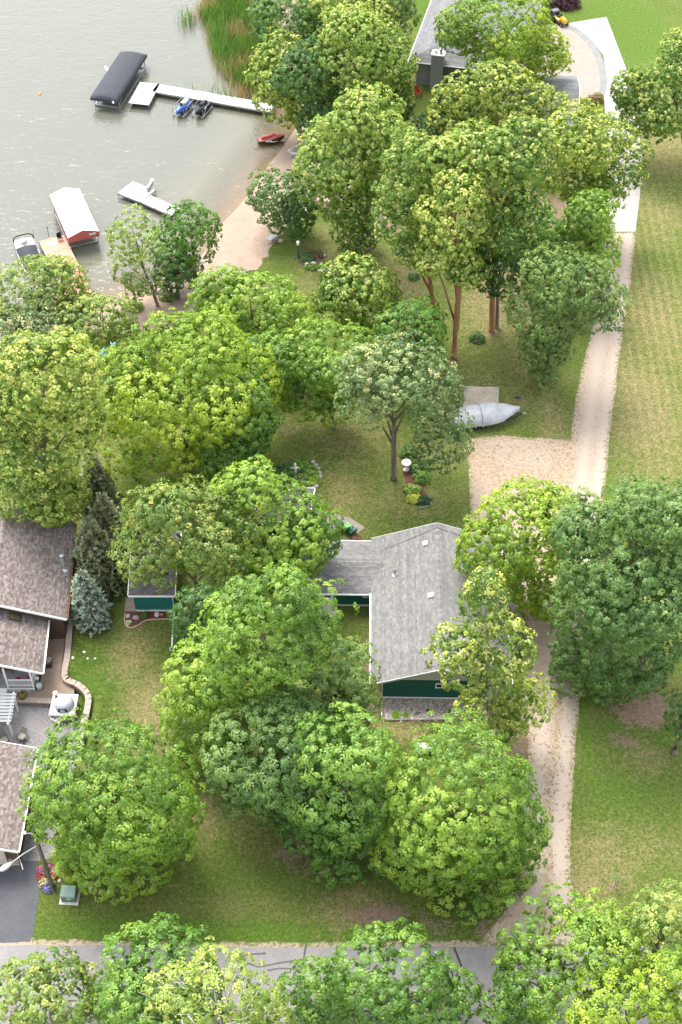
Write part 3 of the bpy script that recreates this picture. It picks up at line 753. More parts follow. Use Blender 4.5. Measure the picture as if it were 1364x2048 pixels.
# long white downspout running out over the lawn from its corner
q0 = at(347, 1222); q1 = at(344, 1296)
MB().tube([Vector((q0.x + .12, q0.y - .35, 2.35)) - ls.location, Vector((q0.x + .1, q0.y - .12, 2.1)) - ls.location, Vector((q0.x + .1, q0.y - .12, .2)) - ls.location, Vector((q0.x + .08, q0.y - .6, .1)) - ls.location, Vector((q1.x, q1.y, .08)) - ls.location], .065, 6).build('downspout', WHITE, ls)
MB().box(Vector((q1.x + .05, q1.y - .15, .05)) - ls.location, (.5, .4, .07)).build('splash_block', mat('splash_green', (.16, .30, .26)), ls)

# ---------------------------------------------------------------- brown-roofed house on the left edge
STONE = mat('tan_stucco', (.30, .22, .16), (.22, .16, .12), 7, .9, .3)
BROWNWALL = (.075, .045, .035)
RUST = mat('rusty_gutter', (.30, .12, .05), (.20, .10, .06), 5, .6, .2)
def quad_house(name, label, A, B, slope, run, ze, pal, wallc, overf=.45, overr=.45, gm=None, rearext=0):
    """half-visible gable house: A, B = front and back ends of the right-hand eave; roof rises leftwards to a ridge and falls again"""
    A, B = Vector(A), Vector(B); d = (B - A); d.z = 0; L = d.length; rz = math.atan2(d.y, d.x) - math.pi / 2
    root = empty(name, (A.x, A.y, 0), label, 'house', rz=rz)
    zr = ze + slope * run; X = -run
    rf = MB(); roof_slab(rf, [(0, 0, ze), (0, L, ze), (X, L, zr), (X, 0, zr)]); roof_slab(rf, [(2*X, L, ze), (2*X, 0, ze), (X, 0, zr), (X, L, zr)])
    ro = rf.build('roof', WHITE, root)
    sh = MB(); shingle_plane(sh, (0, 0, ze), (0, L, ze), (X, L, zr), (X, 0, zr), pal, .15, .24, seed=41); shingle_plane(sh, (2*X, L, ze), (2*X, 0, ze), (X, 0, zr), (X, L, zr), pal, .3, .5, seed=42)
    ridge_cap(sh, (X, 0, zr), (X, L, zr), pal); sh.build('shingles', SHINGLE, ro, kind='stuff')
    fascia(root, [(0, -.03, ze), (X, -.03, zr), (2*X, -.03, ze)], h=.22); fascia(root, [(0, L + .03, ze), (X, L + .03, zr), (2*X, L + .03, ze)], h=.22)
    gutter(root, (0, 0, ze), (0, L, ze), gm)
    mb = MB(); x1, x0, y0, y1 = -overr, 2*X + overr, overf, L - overf
    tp = lambda x: ze + slope * min(-x, x - 2*X) - .2
    lap_wall(mb, (x0, y0), (x1, y0), 0, lambda t: tp(x0 + t*(x1-x0)), wallc); lap_wall(mb, (x1, y0), (x1, y1), 0, lambda t: tp(x1), wallc)
    lap_wall(mb, (x1, y1), (x0, y1), 0, lambda t: tp(x1 - t*(x1-x0)), wallc)
    mb.build('wall', SIDING, root)
    return root, zr, L
A = at(133, 1238, 3.5); B = at(151, 1046, 3.5)
nh, nzr, nL = quad_house('house', 'brown shingled house with a tall metal stove pipe on its upper roof', A, B, .44, 5.4, 3.5, PAL_TAN, BROWNWALL, gm=RUST)
def on_roof(root, ze, slope, px, py):
    """local point on the right-hand roof plane of a quad_house seen at a pixel"""
    Mi = (Matrix.Translation(root.location) @ Matrix.Rotation(root.rotation_euler.z, 4, 'Z')).inverted(); z = ze
    for _ in range(12):
        l = Mi @ at(px, py, z); z = ze + slope * max(0, -l.x)
    return Mi @ at(px, py, z)
q = on_roof(nh, 3.5, .44, 130, 1139)
sp = MB().tube([q - Vector((0,0,.1)), q + Vector((0, 0, 1.55))], .13, 10).build('stove_pipe', GALV, nh)
MB().lathe([(.34, -.12), (.28, .03), (.14, .12)], q, 10).build('flashing', GALV, sp); MB().lathe([(.19, 0), (.2, .12), (.2, .22), (.05, .3)], q + Vector((0, 0, 1.55)), 10).build('pipe_cap', ALU, sp)
A2 = at(85, 1346, 3.0); B2 = at(99, 1222, 3.0)
nh2, z2, L2 = quad_house('house_annex', 'lower front roof of the brown shingled house with one skylight above the porch', A2, B2, .43, 5.0, 3.0, PAL_TAN, BROWNWALL, overf=3.0)
q = on_roof(nh2, 3.0, .43, 31, 1236); M_ = Matrix.Rotation(math.atan(.43), 3, 'Y')
sk = MB().box(q + Vector((0, 0, .06)), (.95, .62, .14), M=M_).build('skylight', DARKMETAL, nh2); MB().box(q + Vector((0.0, 0, .14)), (.8, .46, .02), M=M_).build('pane', mat('amber_glass', (.16, .11, .05), (.10, .07, .035), 2, .15, 0, spec=.6), sk)
A3 = at(36, 1703, 2.7); B3 = at(74, 1497, 2.7)
gr, z3, L3 = quad_house('garage', 'brown shingled garage beside the asphalt driveway and the utility pole', A3, B3, .33, 4.2, 2.7, PAL_TAN, BROWNWALL, overf=.5, overr=.4)
gr['category'] = 'garage'
MB().tube([(.08, .1, 2.6), (-.28, .35, 2.35), (-.28, .42, .2), (-.1, .0, .08)], .045, 6).build('downspout', WHITE, gr)
MB().box((-3.4, .44, 1.1), (4.4, .08, 2.1)).build('garage_door', mat('door_cream', (.45, .40, .33)), gr)
MB().box((-.75, .42, .35), (.7, .12, .75)).build('stone_skirt', mat('stone_skirt', (.38, .30, .24), (.2, .15, .12), 5, .9, .5), gr)
# porch in front of the annex
pd_ = at(70, 1376, .5)
porch = empty('porch', (at(0, 1376, .5).x, pd_.y, 0), 'white railed porch with a grey deck under the lower brown roof', 'porch')
w = pd_.x - porch.location.x
MB().box((w/2 - 3, 1.75, .4), (w + 6, 3.5, .2)).build('porch_deck', mat('grey_deck', (.27, .275, .29), (.22, .225, .24), 5, .7, .1, stretch=(1, 6, 1)), porch)
MB().box((w/2 - 3, -.03, .25), (w + 6, .05, .5)).build('skirt', WHITE, porch)
for x in (w - .12, w - 2.1): MB().box((x, .12, 1.72), (.14, .14, 2.44)).build('post', WHITE, porch)
for x in (w - .12,): MB().box((x, 3.1, 1.72), (.14, .14, 2.44)).build('post', WHITE, porch)
for z in (.68, 1.4): MB().box((w - 1.11, .12, z), (1.84, .09, .09)).build('rail', WHITE, porch); MB().box((w - .12, 1.6, z), (.09, 2.84, .09)).build('rail', WHITE, porch)
bal = MB().box((0, 0, 0), (.045, .045, .64)).build('baluster', WHITE, porch); bal.location = (w - 1.95, .12, 1.04)
for i in range(1, 15):
    c = bal.copy(); COL.objects.link(c); c.location = (w - 1.95 + i * .118, .12, 1.04)
for i in range(18):
    c = bal.copy(); COL.objects.link(c); c.location = (w - .12, .35 + i * .15, 1.04)
for i in range(5): MB().box((w - 2.05 - .6, -.15 - .3 * i, .42 - .1 * i), (.9, .3, .08)).build('step', WHITE, porch)
q = at(10, 1342, .5)
t = empty('bench', (q.x, q.y, .5), 'brown wooden bench on the grey porch deck', 'bench')
MB().box((0, 0, .42), (1.5, .55, .08)).build('seat', WOOD, t); MB().box((0, .27, .7), (1.5, .06, .5)).build('backrest', WOOD, t)
for x in (-.65, .65):
    for y in (-.2, .2): MB().box((x, y, .2), (.08, .08, .4)).build('leg', WOOD, t)
for i, (px, py, lab) in enumerate(((62, 1357, 'red cushion lying on the porch behind the white railing corner'), (37, 1362, 'pink flower box standing on the porch behind the middle of the railing'))):
    q = at(px, py, .5); mb = MB(); mb.lathe([(.24, 0), (.3, .08), (.28, .16), (.1, .2)], (0, 0, 0), 10); o = mb.build('cushion' if i == 0 else 'flower_box', mat('magenta', (.42, .03, .12), (.28, .02, .08), 8), loc=q); tag(o, lab, 'cushion' if i == 0 else 'planter')
# pergola slats over the patio at the frame edge
q = at(22, 1445, 2.2)
pg = empty('pergola', (q.x, q.y, 0), 'white slatted pergola at the left edge above the patio', 'pergola')
Lp_ = at(22, 1386, 2.2).y - q.y
for x in (-.25, -3.6): MB().box((x, Lp_/2, 2.08), (.1, Lp_ + .2, .2)).build('beam', WHITE, pg)
for x in (-.25, -3.6):
    for y in (.15, Lp_ - .15): MB().box((x, y, .99), (.14, .14, 1.98)).build('post', WHITE, pg)
s0 = MB().box((-1.95, 0, 0), (3.9, .22, .05)).build('slat', mat('pergola_grey', (.20,.21,.225), (.175,.185,.20), 3), pg); s0.location = (0, .14, 2.21)
for i in range(1, 9):
    c = s0.copy(); COL.objects.link(c); c.location = (0, .14 + i * (Lp_ - .28) / 8, 2.21)

# ---------------------------------------------------------------- retaining walls of split-face blocks
BLOCK = mat_attr('block_mat', .9, 10, .3, .2, .5)
CAPM = mat('cap_stone', (.33, .27, .235), (.28, .225, .195), 8, .9, .25)
blk_cols = [(.30,.235,.19),(.23,.185,.155),(.36,.29,.24),(.27,.22,.19),(.19,.15,.13)]
protos = []
def block_proto(parent, L, c, sd):
    r = random.Random(sd); mb = MB(); L = L - .012; h = .165; d = .26
    f = lambda: r.uniform(-.018, .018)
    vs = [(-L/2, 0, 0), (L/2, 0, 0), (L/2, d, 0), (-L/2, d, 0), (-L/2, 0, h), (L/2, 0, h), (L/2, d, h), (-L/2, d, h),
          (-L*.28, -.05 + f(), h*.2), (L*.28, -.05 + f(), h*.2), (L*.28, -.045 + f(), h*.82), (-L*.28, -.045 + f(), h*.82)]
    mb.add(vs, [(4,5,6,7), (1,2,6,5), (3,0,4,7), (2,3,7,6), (0,1,9,8), (1,5,10,9), (5,4,11,10), (4,0,8,11), (8,9,10,11)], c)
    return mb.build('block', BLOCK, parent)
def block_wall(name, path, z0, z1, label, seed, cap=True):
    """courses of blocks along a path; the face looks to the left of the path direction"""
    p = np.asarray(path); n = 200; S = spline(p, n); seg = np.r_[0, np.cumsum(np.linalg.norm(np.diff(S, axis=0), axis=1))]; total = seg[-1]
    root = empty(name, (S[0][0], S[0][1], 0), label, 'wall'); org = S[0]
    pt = lambda s: np.array([np.interp(s, seg, S[:, 0]), np.interp(s, seg, S[:, 1])])
    pr = [block_proto(root, .42, blk_cols[i % 5], seed + i) for i in range(5)]; first = set()
    r = random.Random(seed); nc = int(round((z1 - z0 - .08) / .175))
    for k in range(nc):
        s = -.21 * (k % 2)
        while s < total - .2:
            c = max(s + .21, .05); q = pt(c); d = pt(min(c + .2, total)) - pt(max(c - .2, 0)); a = math.atan2(d[1], d[0])
            i = r.randrange(5)
            if i in first: o = pr[i].copy(); COL.objects.link(o)
            else: o = pr[i]; first.add(i)
            o.parent = root; o.location = (q[0] - org[0], q[1] - org[1], z0 + k * .175); o.rotation_euler = (0, 0, a + math.pi)
            s += .42
    if cap:
        s = 0; i = 0
        while s < total - .1:
            a, b = pt(s), pt(min(s + .46, total)); d = (b - a) / (np.linalg.norm(b - a) + 1e-6); nr = np.array([-d[1], d[0]]); e = d * .006
            mb = MB(); mb.prism([a + e + nr*.06 - org, b - e + nr*.06 - org, b - e - nr*.42 - org, a + e - nr*.42 - org], z1 - .08, z1 + .012)
            mb.build('cap_stone', CAPM, root); s += .46
    return root
block_wall('retaining_wall', WALL[::-1], 0, WALL_H, 'curving block retaining wall with pale capstones holding up the lawn', 3)
tw = W([(152, 1408), (60, 1404), (20, 1403)], .45)
# raised gravel walk between house and wall
sheet('walkway', np.vstack([W([(96, 1240)], .45), W([(134,1240),(127,1310),(121,1345),(127,1366),(148,1378),(150,1404),(20,1402),(20,1388),(74,1380),(84,1350)], .45)]), gravel_like('tan_gravel', (.165, .12, .09), (.225, .17, .132), (.285, .228, .185), 20), .45, .5, zf=lambda V: np.zeros(len(V)), thick=.44)
block_wall('terrace_wall', tw, 0, .46, 'low block wall under the tan walkway behind the patio', 8)
sheet('shed_slab', W([(252,1196),(249,1223),(276,1223),(272,1196)]), MATS['slab'], .05, .4, thick=.06)

# ---------------------------------------------------------------- grey house at the top
GREYSID = (.15, .15, .148)
p = at(817, 122, 3.2)
fh = empty('house', (p.x, p.y, 0), 'dark grey house with pale shingled hip roof and a square chimney', 'house', rz=math.radians(-13))
W_, D_ = 14.0, 27.0; ze_, sl = 3.2, .33
A_, B_, C_, E_ = (0, 0, ze_), (W_, 0, ze_), (W_, D_, ze_), (0, D_, ze_)
zR = ze_ + sl * W_ / 2; R1, R2 = (W_/2, W_/2, zR), (W_/2, D_ - W_/2, zR)
rf = MB(); rf.add([A_, B_, C_, E_, R1, R2], [(0,1,4), (1,2,5,4), (2,3,5), (3,0,4,5), (3,2,1,0)]); ro = rf.build('roof', WHITE, fh)
sh = MB(); shingle_plane(sh, A_, B_, R1, R1, PAL_PALE, .3, .5, seed=51); shingle_plane(sh, E_, A_, R1, R2, PAL_PALE, .3, .5, seed=52); shingle_plane(sh, B_, C_, R2, R1, PAL_PALE, .3, .5, seed=53); shingle_plane(sh, C_, E_, R2, R2, PAL_PALE, .3, .5, seed=54)
sh.build('shingles', SHINGLE, ro, kind='stuff')
gutter(fh, A_, B_); gutter(fh, E_, A_)
mb = MB(); o = .95
for a, b in (((o, o*.5), (W_-o, o*.5)), ((W_-o, o*.5), (W_-o, D_-o)), ((W_-o, D_-o), (o, D_-o)), ((o, D_-o), (o, o*.5))): lap_wall(mb, a, b, 0, lambda t: ze_ - .02, GREYSID, .2)
mb.build('wall', SIDING, fh)
ch = MB().box((3.6, .05, 2.3), (1.5, 1.2, 4.6)).build('chimney', mat_attr('dark_siding2', .7), fh)
ch.data.materials[0] = mat('chimney_grey', (.22, .225, .215), (.18, .185, .178), 4, .7, .3, stretch=(.3, .3, 6))
MB().box((3.6, .05, 4.66), (1.62, 1.32, .1)).build('chimney_cap', GREYTRIM, ch)
for x, r_, h_ in ((3.3, .16, .35), (3.9, .2, .6)): MB().lathe([(r_, 0), (r_, h_ * .8), (r_ * 1.25, h_ * .82), (r_ * 1.2, h_), (.04, h_ + .05)], (x, .05, 4.71), 10).build('flue', GALV, ch)
downspout(fh, [(.05, -.1, 3.1), (.75, .3, 2.8), (.8, .36, .1)])
# grey wing roof beside the paver court
p = at(1156, 240, 3.0)
gw = empty('garage', (p.x, p.y, 0), 'pale grey shingled garage wing beside the paver court mostly under trees', 'garage', rz=math.radians(-6))
q = [(-9, -1.0, 3.0), (0, -1.0, 3.0), (0, 4.5, 4.8), (-9, 4.5, 4.8)]; q2 = [(0, 9.6, 3.0), (-9, 9.6, 3.0), (-9, 4.5, 4.8), (0, 4.5, 4.8)]
rf = MB(); roof_slab(rf, q); roof_slab(rf, q2); ro = rf.build('roof', WHITE, gw); sh = MB(); shingle_plane(sh, *q, PAL_PALE, .3, .5, seed=55); shingle_plane(sh, *q2, PAL_PALE, .3, .5, seed=56); sh.build('shingles', SHINGLE, ro, kind='stuff')
fascia(gw, [(.04, -1, 3.0), (.04, 4.5, 4.8), (.04, 9.6, 3.0)])
mb = MB(); lap_wall(mb, (-8.6, -.5), (-.5, -.5), 0, lambda t: 2.95, GREYSID, .2); lap_wall(mb, (-.5, -.5), (-.5, 9.1), 0, lambda t: 2.9 + 1.6 * (1 - abs(t - .52) * 2), GREYSID, .2); mb.build('wall', SIDING, gw)
# ================================================================== things on the water
NAVY = mat('navy_canvas', (.028, .032, .042), (.020, .023, .031), 3, .75, .25)
REDV = mat('red_vinyl', (.40, .10, .085), (.34, .08, .07), 3, .6, .1)
WHITEV = mat('white_vinyl', (.80, .78, .75), (.74, .71, .68), 2, .55, .1)
DECKW = mat('white_deck', (.36, .35, .34), (.31, .30, .29), 4, .6, .1)
DECKR = mat('red_deck', (.47, .235, .165), (.38, .18, .125), 3, .75, .2, stretch=(1, 10, 1))
def frame_xy(a, b):
    """unit axis a->b and its left normal on the plan"""
    d = (Vector(b) - Vector(a)); d.z = 0; L = d.length; d.normalize(); return d, Vector((-d.y, d.x, 0)), L, math.atan2(d.y, d.x)
def canopy_arch(root, L, Wd, z, m, rise=.35, skirt=.34, scal=.06, n=9):
    """arched canvas roof with scalloped skirt, along local x"""
    rings = []
    xs = [0, .12, .35] + [i * L / 30 for i in range(2, 29)] + [L - .35, L - .12, L]
    for i, x in enumerate(xs):
        e = min(x, L - x); k = min(1, e / .45) ** .5
        ring = []
        zs = z - skirt - scal * (.5 + .5 * math.cos(x * 7.0))
        ring.append(Vector((x, -Wd/2, zs)))
        for j in range(n):
            t = -1 + 2 * j / (n - 1); ring.append(Vector((x, t * Wd/2, z - .10 + (rise * (1 - t * t) + .10) * k)))
        ring.append(Vector((x, Wd/2, zs))); rings.append(ring)
    mb = MB(); mb.loft(rings, closed=False, caps=False)
    for x, s in ((0, 0), (L, 1)):                 # end skirts with scallops
        vs = []
        for j in range(25):
            t = -1 + j / 12; vs += [Vector((x, t * Wd/2, z - .10)), Vector((x + (.03 if s else -.03), t * Wd/2, z - skirt - scal * (.5 + .5 * math.cos(t * 14)) - .02))]
        mb.add(vs, [(2*j, 2*j+2, 2*j+3, 2*j+1) for j in range(24)])
    return mb.build('canopy', m, root, smooth=True)
def lift_frame(root, L, Wd, z, zb, m):
    for x in (.8, L - .8):
        for y in (-Wd/2 + .12, Wd/2 - .12):
            MB().tube([(x, y, zb), (x, y, z - .35)], .05, 6).build('post', m, root)
    for y in (-Wd/2 + .12, Wd/2 - .12):
        MB().bar((.2, y, z - .33), (L - .2, y, z - .33), .06, .06).build('side_rail', m, root)
        MB().bar((.8, y, .05), (L - .8, y, .05), .1, .12).build('lower_rail', m, root)
        mb = MB(); mb.tube([(.8, y, .2), (2.1, y, z - .35)], .03, 6); mb.tube([(L - .8, y, .2), (L - 2.1, y, z - .35)], .03, 6); mb.build('brace', m, root)
    for x in (.8, L - .8): MB().bar((x, -Wd/2 + .1, .12), (x, Wd/2 - .1, .12), .12, .12).build('cross_beam', m, root)
    for x in [.3 + i * (L - .6) / 5 for i in range(6)]:
        MB().tube([(x, t * (Wd/2 - .1), z - .16 + .3 * (1 - t * t)) for t in (-1, -.6, -.2, .2, .6, 1)], .022, 5).build('bow', m, root)
zc = 1.05
a = at(207, 197, zc + .05); b = at(268, 104, zc + .05); d, nrm, L, rz = frame_xy(a, b)
bl = empty('boat_lift', (a.x, a.y, WATER_Z), 'boat lift with a long dark navy canopy standing in the lake', 'boat lift', rz=rz)
canopy_arch(bl, L, 3.45, zc - WATER_Z, NAVY); lift_frame(bl, L, 3.35, zc - WATER_Z, -1.3, ALU)
MB().lathe([(.16, 0), (.16, .03), (.02, .035)], (.0, 0, 0), 12).build('badge', WHITE, bl); 
[o for o in COL.objects if o.parent == bl and o.name.startswith('badge')][0].matrix_local = Matrix.Translation((-.04, -1.2, zc - WATER_Z - .28)) @ Matrix.Rotation(-math.pi/2, 4, 'Y')
w = MB(); w.tube([(0, 0, 0), (.01, 0, 0)], .02, 6)
tor = [(.48 * math.cos(t * math.pi / 10), .48 * math.sin(t * math.pi / 10), 0) for t in range(21)]
w.tube(tor, .035, 6, cap=False)
for t in range(6): w.tube([(0, 0, 0), (.48 * math.cos(t * math.pi / 3), .48 * math.sin(t * math.pi / 3), 0)], .02, 5)
o = w.build('hand_wheel', WHITE, bl); o.location = (L * .62, 2.0, 1.3); o.rotation_euler = (math.radians(55), 0, .3)
# white L-shaped dock in panels
def dock(name, label, rects, z, m, pan, legs, frame_m, zb=-2.0):
    """rects: (start, end, half width) strips split into deck panels"""
    o0 = Vector(rects[0][0]); root = empty(name, (o0.x, o0.y, 0), label, 'dock')
    for a, b, hw in rects:
        a, b = Vector((a[0], a[1], 0)), Vector((b[0], b[1], 0)); d, n_, L, rz = frame_xy(a, b); k = max(1, round(L / pan))
        for i in range(k):
            c = a + d * (L * (i + .5) / k) - Vector((o0.x, o0.y, 0))
            MB().box((c.x, c.y, z - .03), (L / k - .03, hw * 2 - .04, .06), rz).build('deck_panel', m, root)
        for s in (-1, 1):
            p0, p1 = a + n_ * hw * s - Vector((o0.x, o0.y, 0)), b + n_ * hw * s - Vector((o0.x, o0.y, 0))
            MB().bar(p0 + Vector((0, 0, z - .12)), p1 + Vector((0, 0, z - .12)), .05, .2).build('side_frame', frame_m, root)
        for i in range(legs + 1):
            for s in (-1, 1):
                c = a + d * (.15 + (L - .3) * i / legs) + n_ * (hw + .06) * s - Vector((o0.x, o0.y, 0))
                MB().tube([(c.x, c.y, zb), (c.x, c.y, z + .12)], .03, 6).build('leg', frame_m, root)
    return root
zd = .15
c0 = at(277, 208, zd); c1 = at(300, 166, zd); e0 = at(306, 174, zd); e1 = at(545, 216, zd)
dock('dock', 'white L-shaped dock between the navy boat lift and the shore trees', [(c0, c1, 1.25), (at(309, 175, zd), e1, .92)], zd, DECKW, 1.5, 4, ALU)
q = at(537, 231, -.2); dk = [o for o in COL.objects if o.name == 'dock'][0]
o = MB().lathe([(.25, -.1), (.3, 0), (.25, .1)], (0, 0, 0), 12).build('wheel', BLACK, dk); o.matrix_local = Matrix.Translation(q - dk.location) @ Matrix.Rotation(math.pi/2, 4, 'X')

def watercraft(name, label, loc, rz, hull, deck, seat, cover=None, marks=None):
    """personal watercraft, bow along local +x, 3.2 m long"""
    t = empty(name, loc, label, 'jet ski', rz=rz)
    st = [(-1.55, .42, .30, .0), (-1.2, .56, .36, -.02), (-.4, .60, .40, -.05), (.4, .58, .45, -.05), (1.0, .42, .52, .02), (1.45, .2, .56, .18), (1.65, .04, .56, .42)]
    rings = []
    for x, hw, ht, kb in st:
        rings.append([Vector((x, -hw, ht)), Vector((x, -hw * .96, ht * .55 + kb * .4)), Vector((x, -hw * .55, kb * .6)), Vector((x, 0, kb)), Vector((x, hw * .55, kb * .6)), Vector((x, hw * .96, ht * .55 + kb * .4)), Vector((x, hw, ht))])
    MB().loft(rings, closed=True).build('hull', hull, t, smooth=True)
    rings = []
    dk = [(-1.5, .38, .30, .33), (-1.1, .50, .36, .44), (-.4, .54, .40, .52), (.3, .52, .45, .68), (.75, .46, .50, .80), (1.1, .34, .53, .74), (1.45, .16, .56, .62), (1.6, .03, .56, .58)]
    for x, hw, z0, z1 in dk:
        rings.append([Vector((x, -hw, z0)), Vector((x, -hw * .8, z0 * .45 + z1 * .55)), Vector((x, -hw * .3, z1)), Vector((x, hw * .3, z1)), Vector((x, hw * .8, z0 * .45 + z1 * .55)), Vector((x, hw, z0))])
    MB().loft(rings, closed=True).build('cover' if cover else 'deck', cover or deck, t, smooth=True)
    rings = []
    for x, hw, z0, z1 in [(-1.15, .16, .40, .72), (-.9, .22, .42, .84), (-.3, .24, .48, .82), (.15, .2, .55, .88), (.3, .12, .6, .84)]:
        rings.append([Vector((x, -hw, z0)), Vector((x, -hw * .9, z1 - .08)), Vector((x, -hw * .5, z1)), Vector((x, hw * .5, z1)), Vector((x, hw * .9, z1 - .08)), Vector((x, hw, z0))])
    MB().loft(rings).build('seat', seat, t, smooth=True)
    mb = MB(); mb.loft([[Vector((.32, y, .72)), Vector((.62, y, .72)), Vector((.52, y * .7, 1.0)), Vector((.36, y * .7, .98))] for y in (-.16, .16)]); mb.tube([(.36, -.4, .98), (.42, -.15, 1.03), (.42, .15, 1.03), (.36, .4, .98)], .035, 6)
    mb.build('handlebar', cover or BLACK, t, smooth=False)
    for i, (x, y, z, lx, lz, tilt) in enumerate(marks or []):
        o = MB().box((0, 0, 0), (lx, .012, lz)).build('lettering_patch', WHITE, t); o.location = (x, y, z); o.rotation_euler = (tilt, 0, 0)
    return t
BLUE = mat('blue_gelcoat', (.025, .09, .36), (.02, .075, .31), 2, .3, 0, spec=.5)
def pwc_lift(label, a, rz):
    t = empty('jet_ski_lift', (a.x, a.y, WATER_Z), label, 'lift', 'jet ski lifts beside the white dock', rz=rz)
    for y in (-.75, .75):
        MB().bar((-1.5, y, .25), (1.3, y, .25), .07, .09).build('side_rail', ALU, t)
        for x in (-1.3, 1.2): MB().tube([(x, y, -1.3), (x, y, 1.15)], .035, 6).build('post', ALU, t)
        MB().tube([(-1.3, y, .2), (-.2, y, 1.1), (1.2, y, 1.15)], .025, 5).build('brace', ALU, t)
    for x in (-1.3, 1.2): MB().bar((x, -.75, .22), (x, .75, .22), .07, .08).build('cross_beam', ALU, t)
    for y in (-.3, .3): MB().bar((-1.3, y, .33), (1.2, y, .33), .12, .06).build('bunk', BLACK, t)
for (pa, pb), lab, lab2, mats_ in ((((352, 228), (381, 198)), 'blue jet ski with a white seat cover on its lift beside the white dock', 'aluminium lift holding the blue jet ski', (BLUE, BLUE, WHITEV)),
                                   (((391, 229), (417, 200)), 'black covered jet ski on its lift beside the white dock', 'aluminium lift holding the black covered jet ski', (BLACK, NAVY, NAVY))):
    a = at(*pa, 0.2); b = at(*pb, 0.2); d, nrm, L, rz = frame_xy(a, b); c = (a + b) / 2
    pwc_lift(lab2, c, rz)
    t = watercraft('jet_ski', lab, (c.x, c.y, WATER_Z + .36), rz + math.pi, *mats_, marks=[(-.6, -.58, .33, .8, .12, 0)] if mats_[0] == BLUE else [(.2, .54, .5, .5, .1, .4)])
    if mats_[0] == BLUE: MB().loft([[Vector((x, -w_, z)), Vector((x, -w_ * .5, z + .05)), Vector((x, w_ * .5, z + .05)), Vector((x, w_, z))] for x, w_, z in ((-1.35, .2, .5), (-1.0, .3, .82), (-.3, .3, .84), (.3, .26, .9))]).build('seat_cover', WHITEV, t, smooth=True)
a = at(513, 283, -.2); b = at(570, 275, -.2); d, nrm, L, rz = frame_xy(a, b); c = (a + b) / 2
watercraft('jet_ski', 'red and black covered jet ski pulled up on the beach', (c.x, c.y, WATER_Z + .12), rz, BLACK, REDV, REDV, REDV, marks=[(-.35, -.60, .36, .75, .14, 0), (.25, -.585, .2, .8, .1, 0)])
# small dock with a grey bench post
z = .1
a = at(251, 374, z); b = at(301, 377, z)
sd_ = dock('dock', 'short white dock with a crooked head near the bare branched shore tree', [(at(250, 374, z), at(296, 392, z), 1.35), (at(291, 397, z), at(352, 424, z), .8)], z, DECKW, 1.5, 2, ALU)
q = at(300, 377, z) - sd_.location; mb = MB(); mb.box((q.x, q.y, z + .3), (.25, 1.3, .5), -.3); mb.box((q.x + .25, q.y + .8, z + .55), (.5, .4, .12), -.3); mb.build('bench', mat('weathered_grey', (.36, .35, .33), (.25, .245, .235), 4), sd_)
# red and white canopy lift
zc = 1.45
a = at(167, 469, zc); b = at(129, 384, zc); d, nrm, L, rz = frame_xy(a, b); Wd = 3.35
rl = empty('boat_lift', (a.x, a.y, WATER_Z), 'boat lift with white topped red canopy beside the red dock', 'boat lift', rz=rz); zz = zc - WATER_Z
mb = MB(); hip = .55
xs = [0, .9] + [L * i / 10 for i in range(2, 10)] + [L]; rings = []
for x in xs: rings.append([Vector((x, -Wd/2, zz)), Vector((x, -Wd/4, zz + hip * .52)), Vector((x, 0, zz + hip)), Vector((x, Wd/4, zz + hip * .52)), Vector((x, Wd/2, zz))])
mb.loft(rings, closed=False, caps=False); mb.build('canopy_top', WHITEV, rl)
mb = MB()
def skirt(p, q, n, drop, lift=0):
    vs = []
    for i in range(n + 1):
        c = Vector(p).lerp(Vector(q), i / n); up = lift * (1 - abs(2 * i / n - 1)); vs += [c + Vector((0, 0, up)), c + Vector((0, 0, -drop - .05 * abs(math.sin(i * 1.57))))]
    mb.add(vs, [(2*i, 2*i+2, 2*i+3, 2*i+1) for i in range(n)])
skirt((-.03, -Wd/2, zz + .01), (-.03, Wd/2, zz + .01), 14, .62, hip); skirt((L + .03, -Wd/2, zz + .01), (L + .03, Wd/2, zz + .01), 14, .45, hip)
skirt((0, -Wd/2 - .03, zz + .01), (L, -Wd/2 - .03, zz + .01), 30, .45); skirt((0, Wd/2 + .03, zz + .01), (L, Wd/2 + .03, zz + .01), 30, .45)
mb.build('canopy_skirt', REDV, rl); lift_frame(rl, L, Wd, zz, -1.3, ALU)
MB().box((-.06, -.95, zz - .12), (.012, .75, .26)).build('logo_panel', mat('logo_white', (.66, .60, .60), (.5, .44, .45), 30, .6), rl)
# red-brown dock and the covered boat on its left
z = .2
p0, p1 = at(103, 476, z), at(168, 612, z)
rd = dock('dock', 'red brown dock running from shore to the white and red canopy lift', [(p0, p1, 1.35)], z, DECKR, 2.3, 5, mat('dock_frame', (.40, .36, .33)))
q = at(106, 487, z); o = MB().box((0, 0, .02), (.62, .8, .04)).build('mat', WHITEV, loc=q, bevel=.01); o.rotation_euler[2] = math.radians(-75); tag(o, 'white mat lying on the end of the red dock', 'mat')
q = at(121, 481, z); t = empty('chair', q, 'small black folding chair on the red dock', 'chair', rz=.6)
MB().box((0, 0, .4), (.5, .5, .05)).build('seat', BLACK, t); MB().box((0, .25, .65), (.5, .05, .5)).build('backrest', BLACK, t)
for x in (-.22, .22):
    for y in (-.22, .22): MB().tube([(x, y, 0), (x, y, .4)], .02, 5).build('leg', BLACK, t)
q = at(97, 470, z); t = MB().tube([(0, 0, -.2), (0, 0, .9)], .04, 6).build('light_post', ALU, loc=q); tag(t, 'thin lamp post at the lake end of the red dock', 'post'); MB().box((0, 0, .96), (.16, .16, .12)).build('lamp_head', BLACK, t)
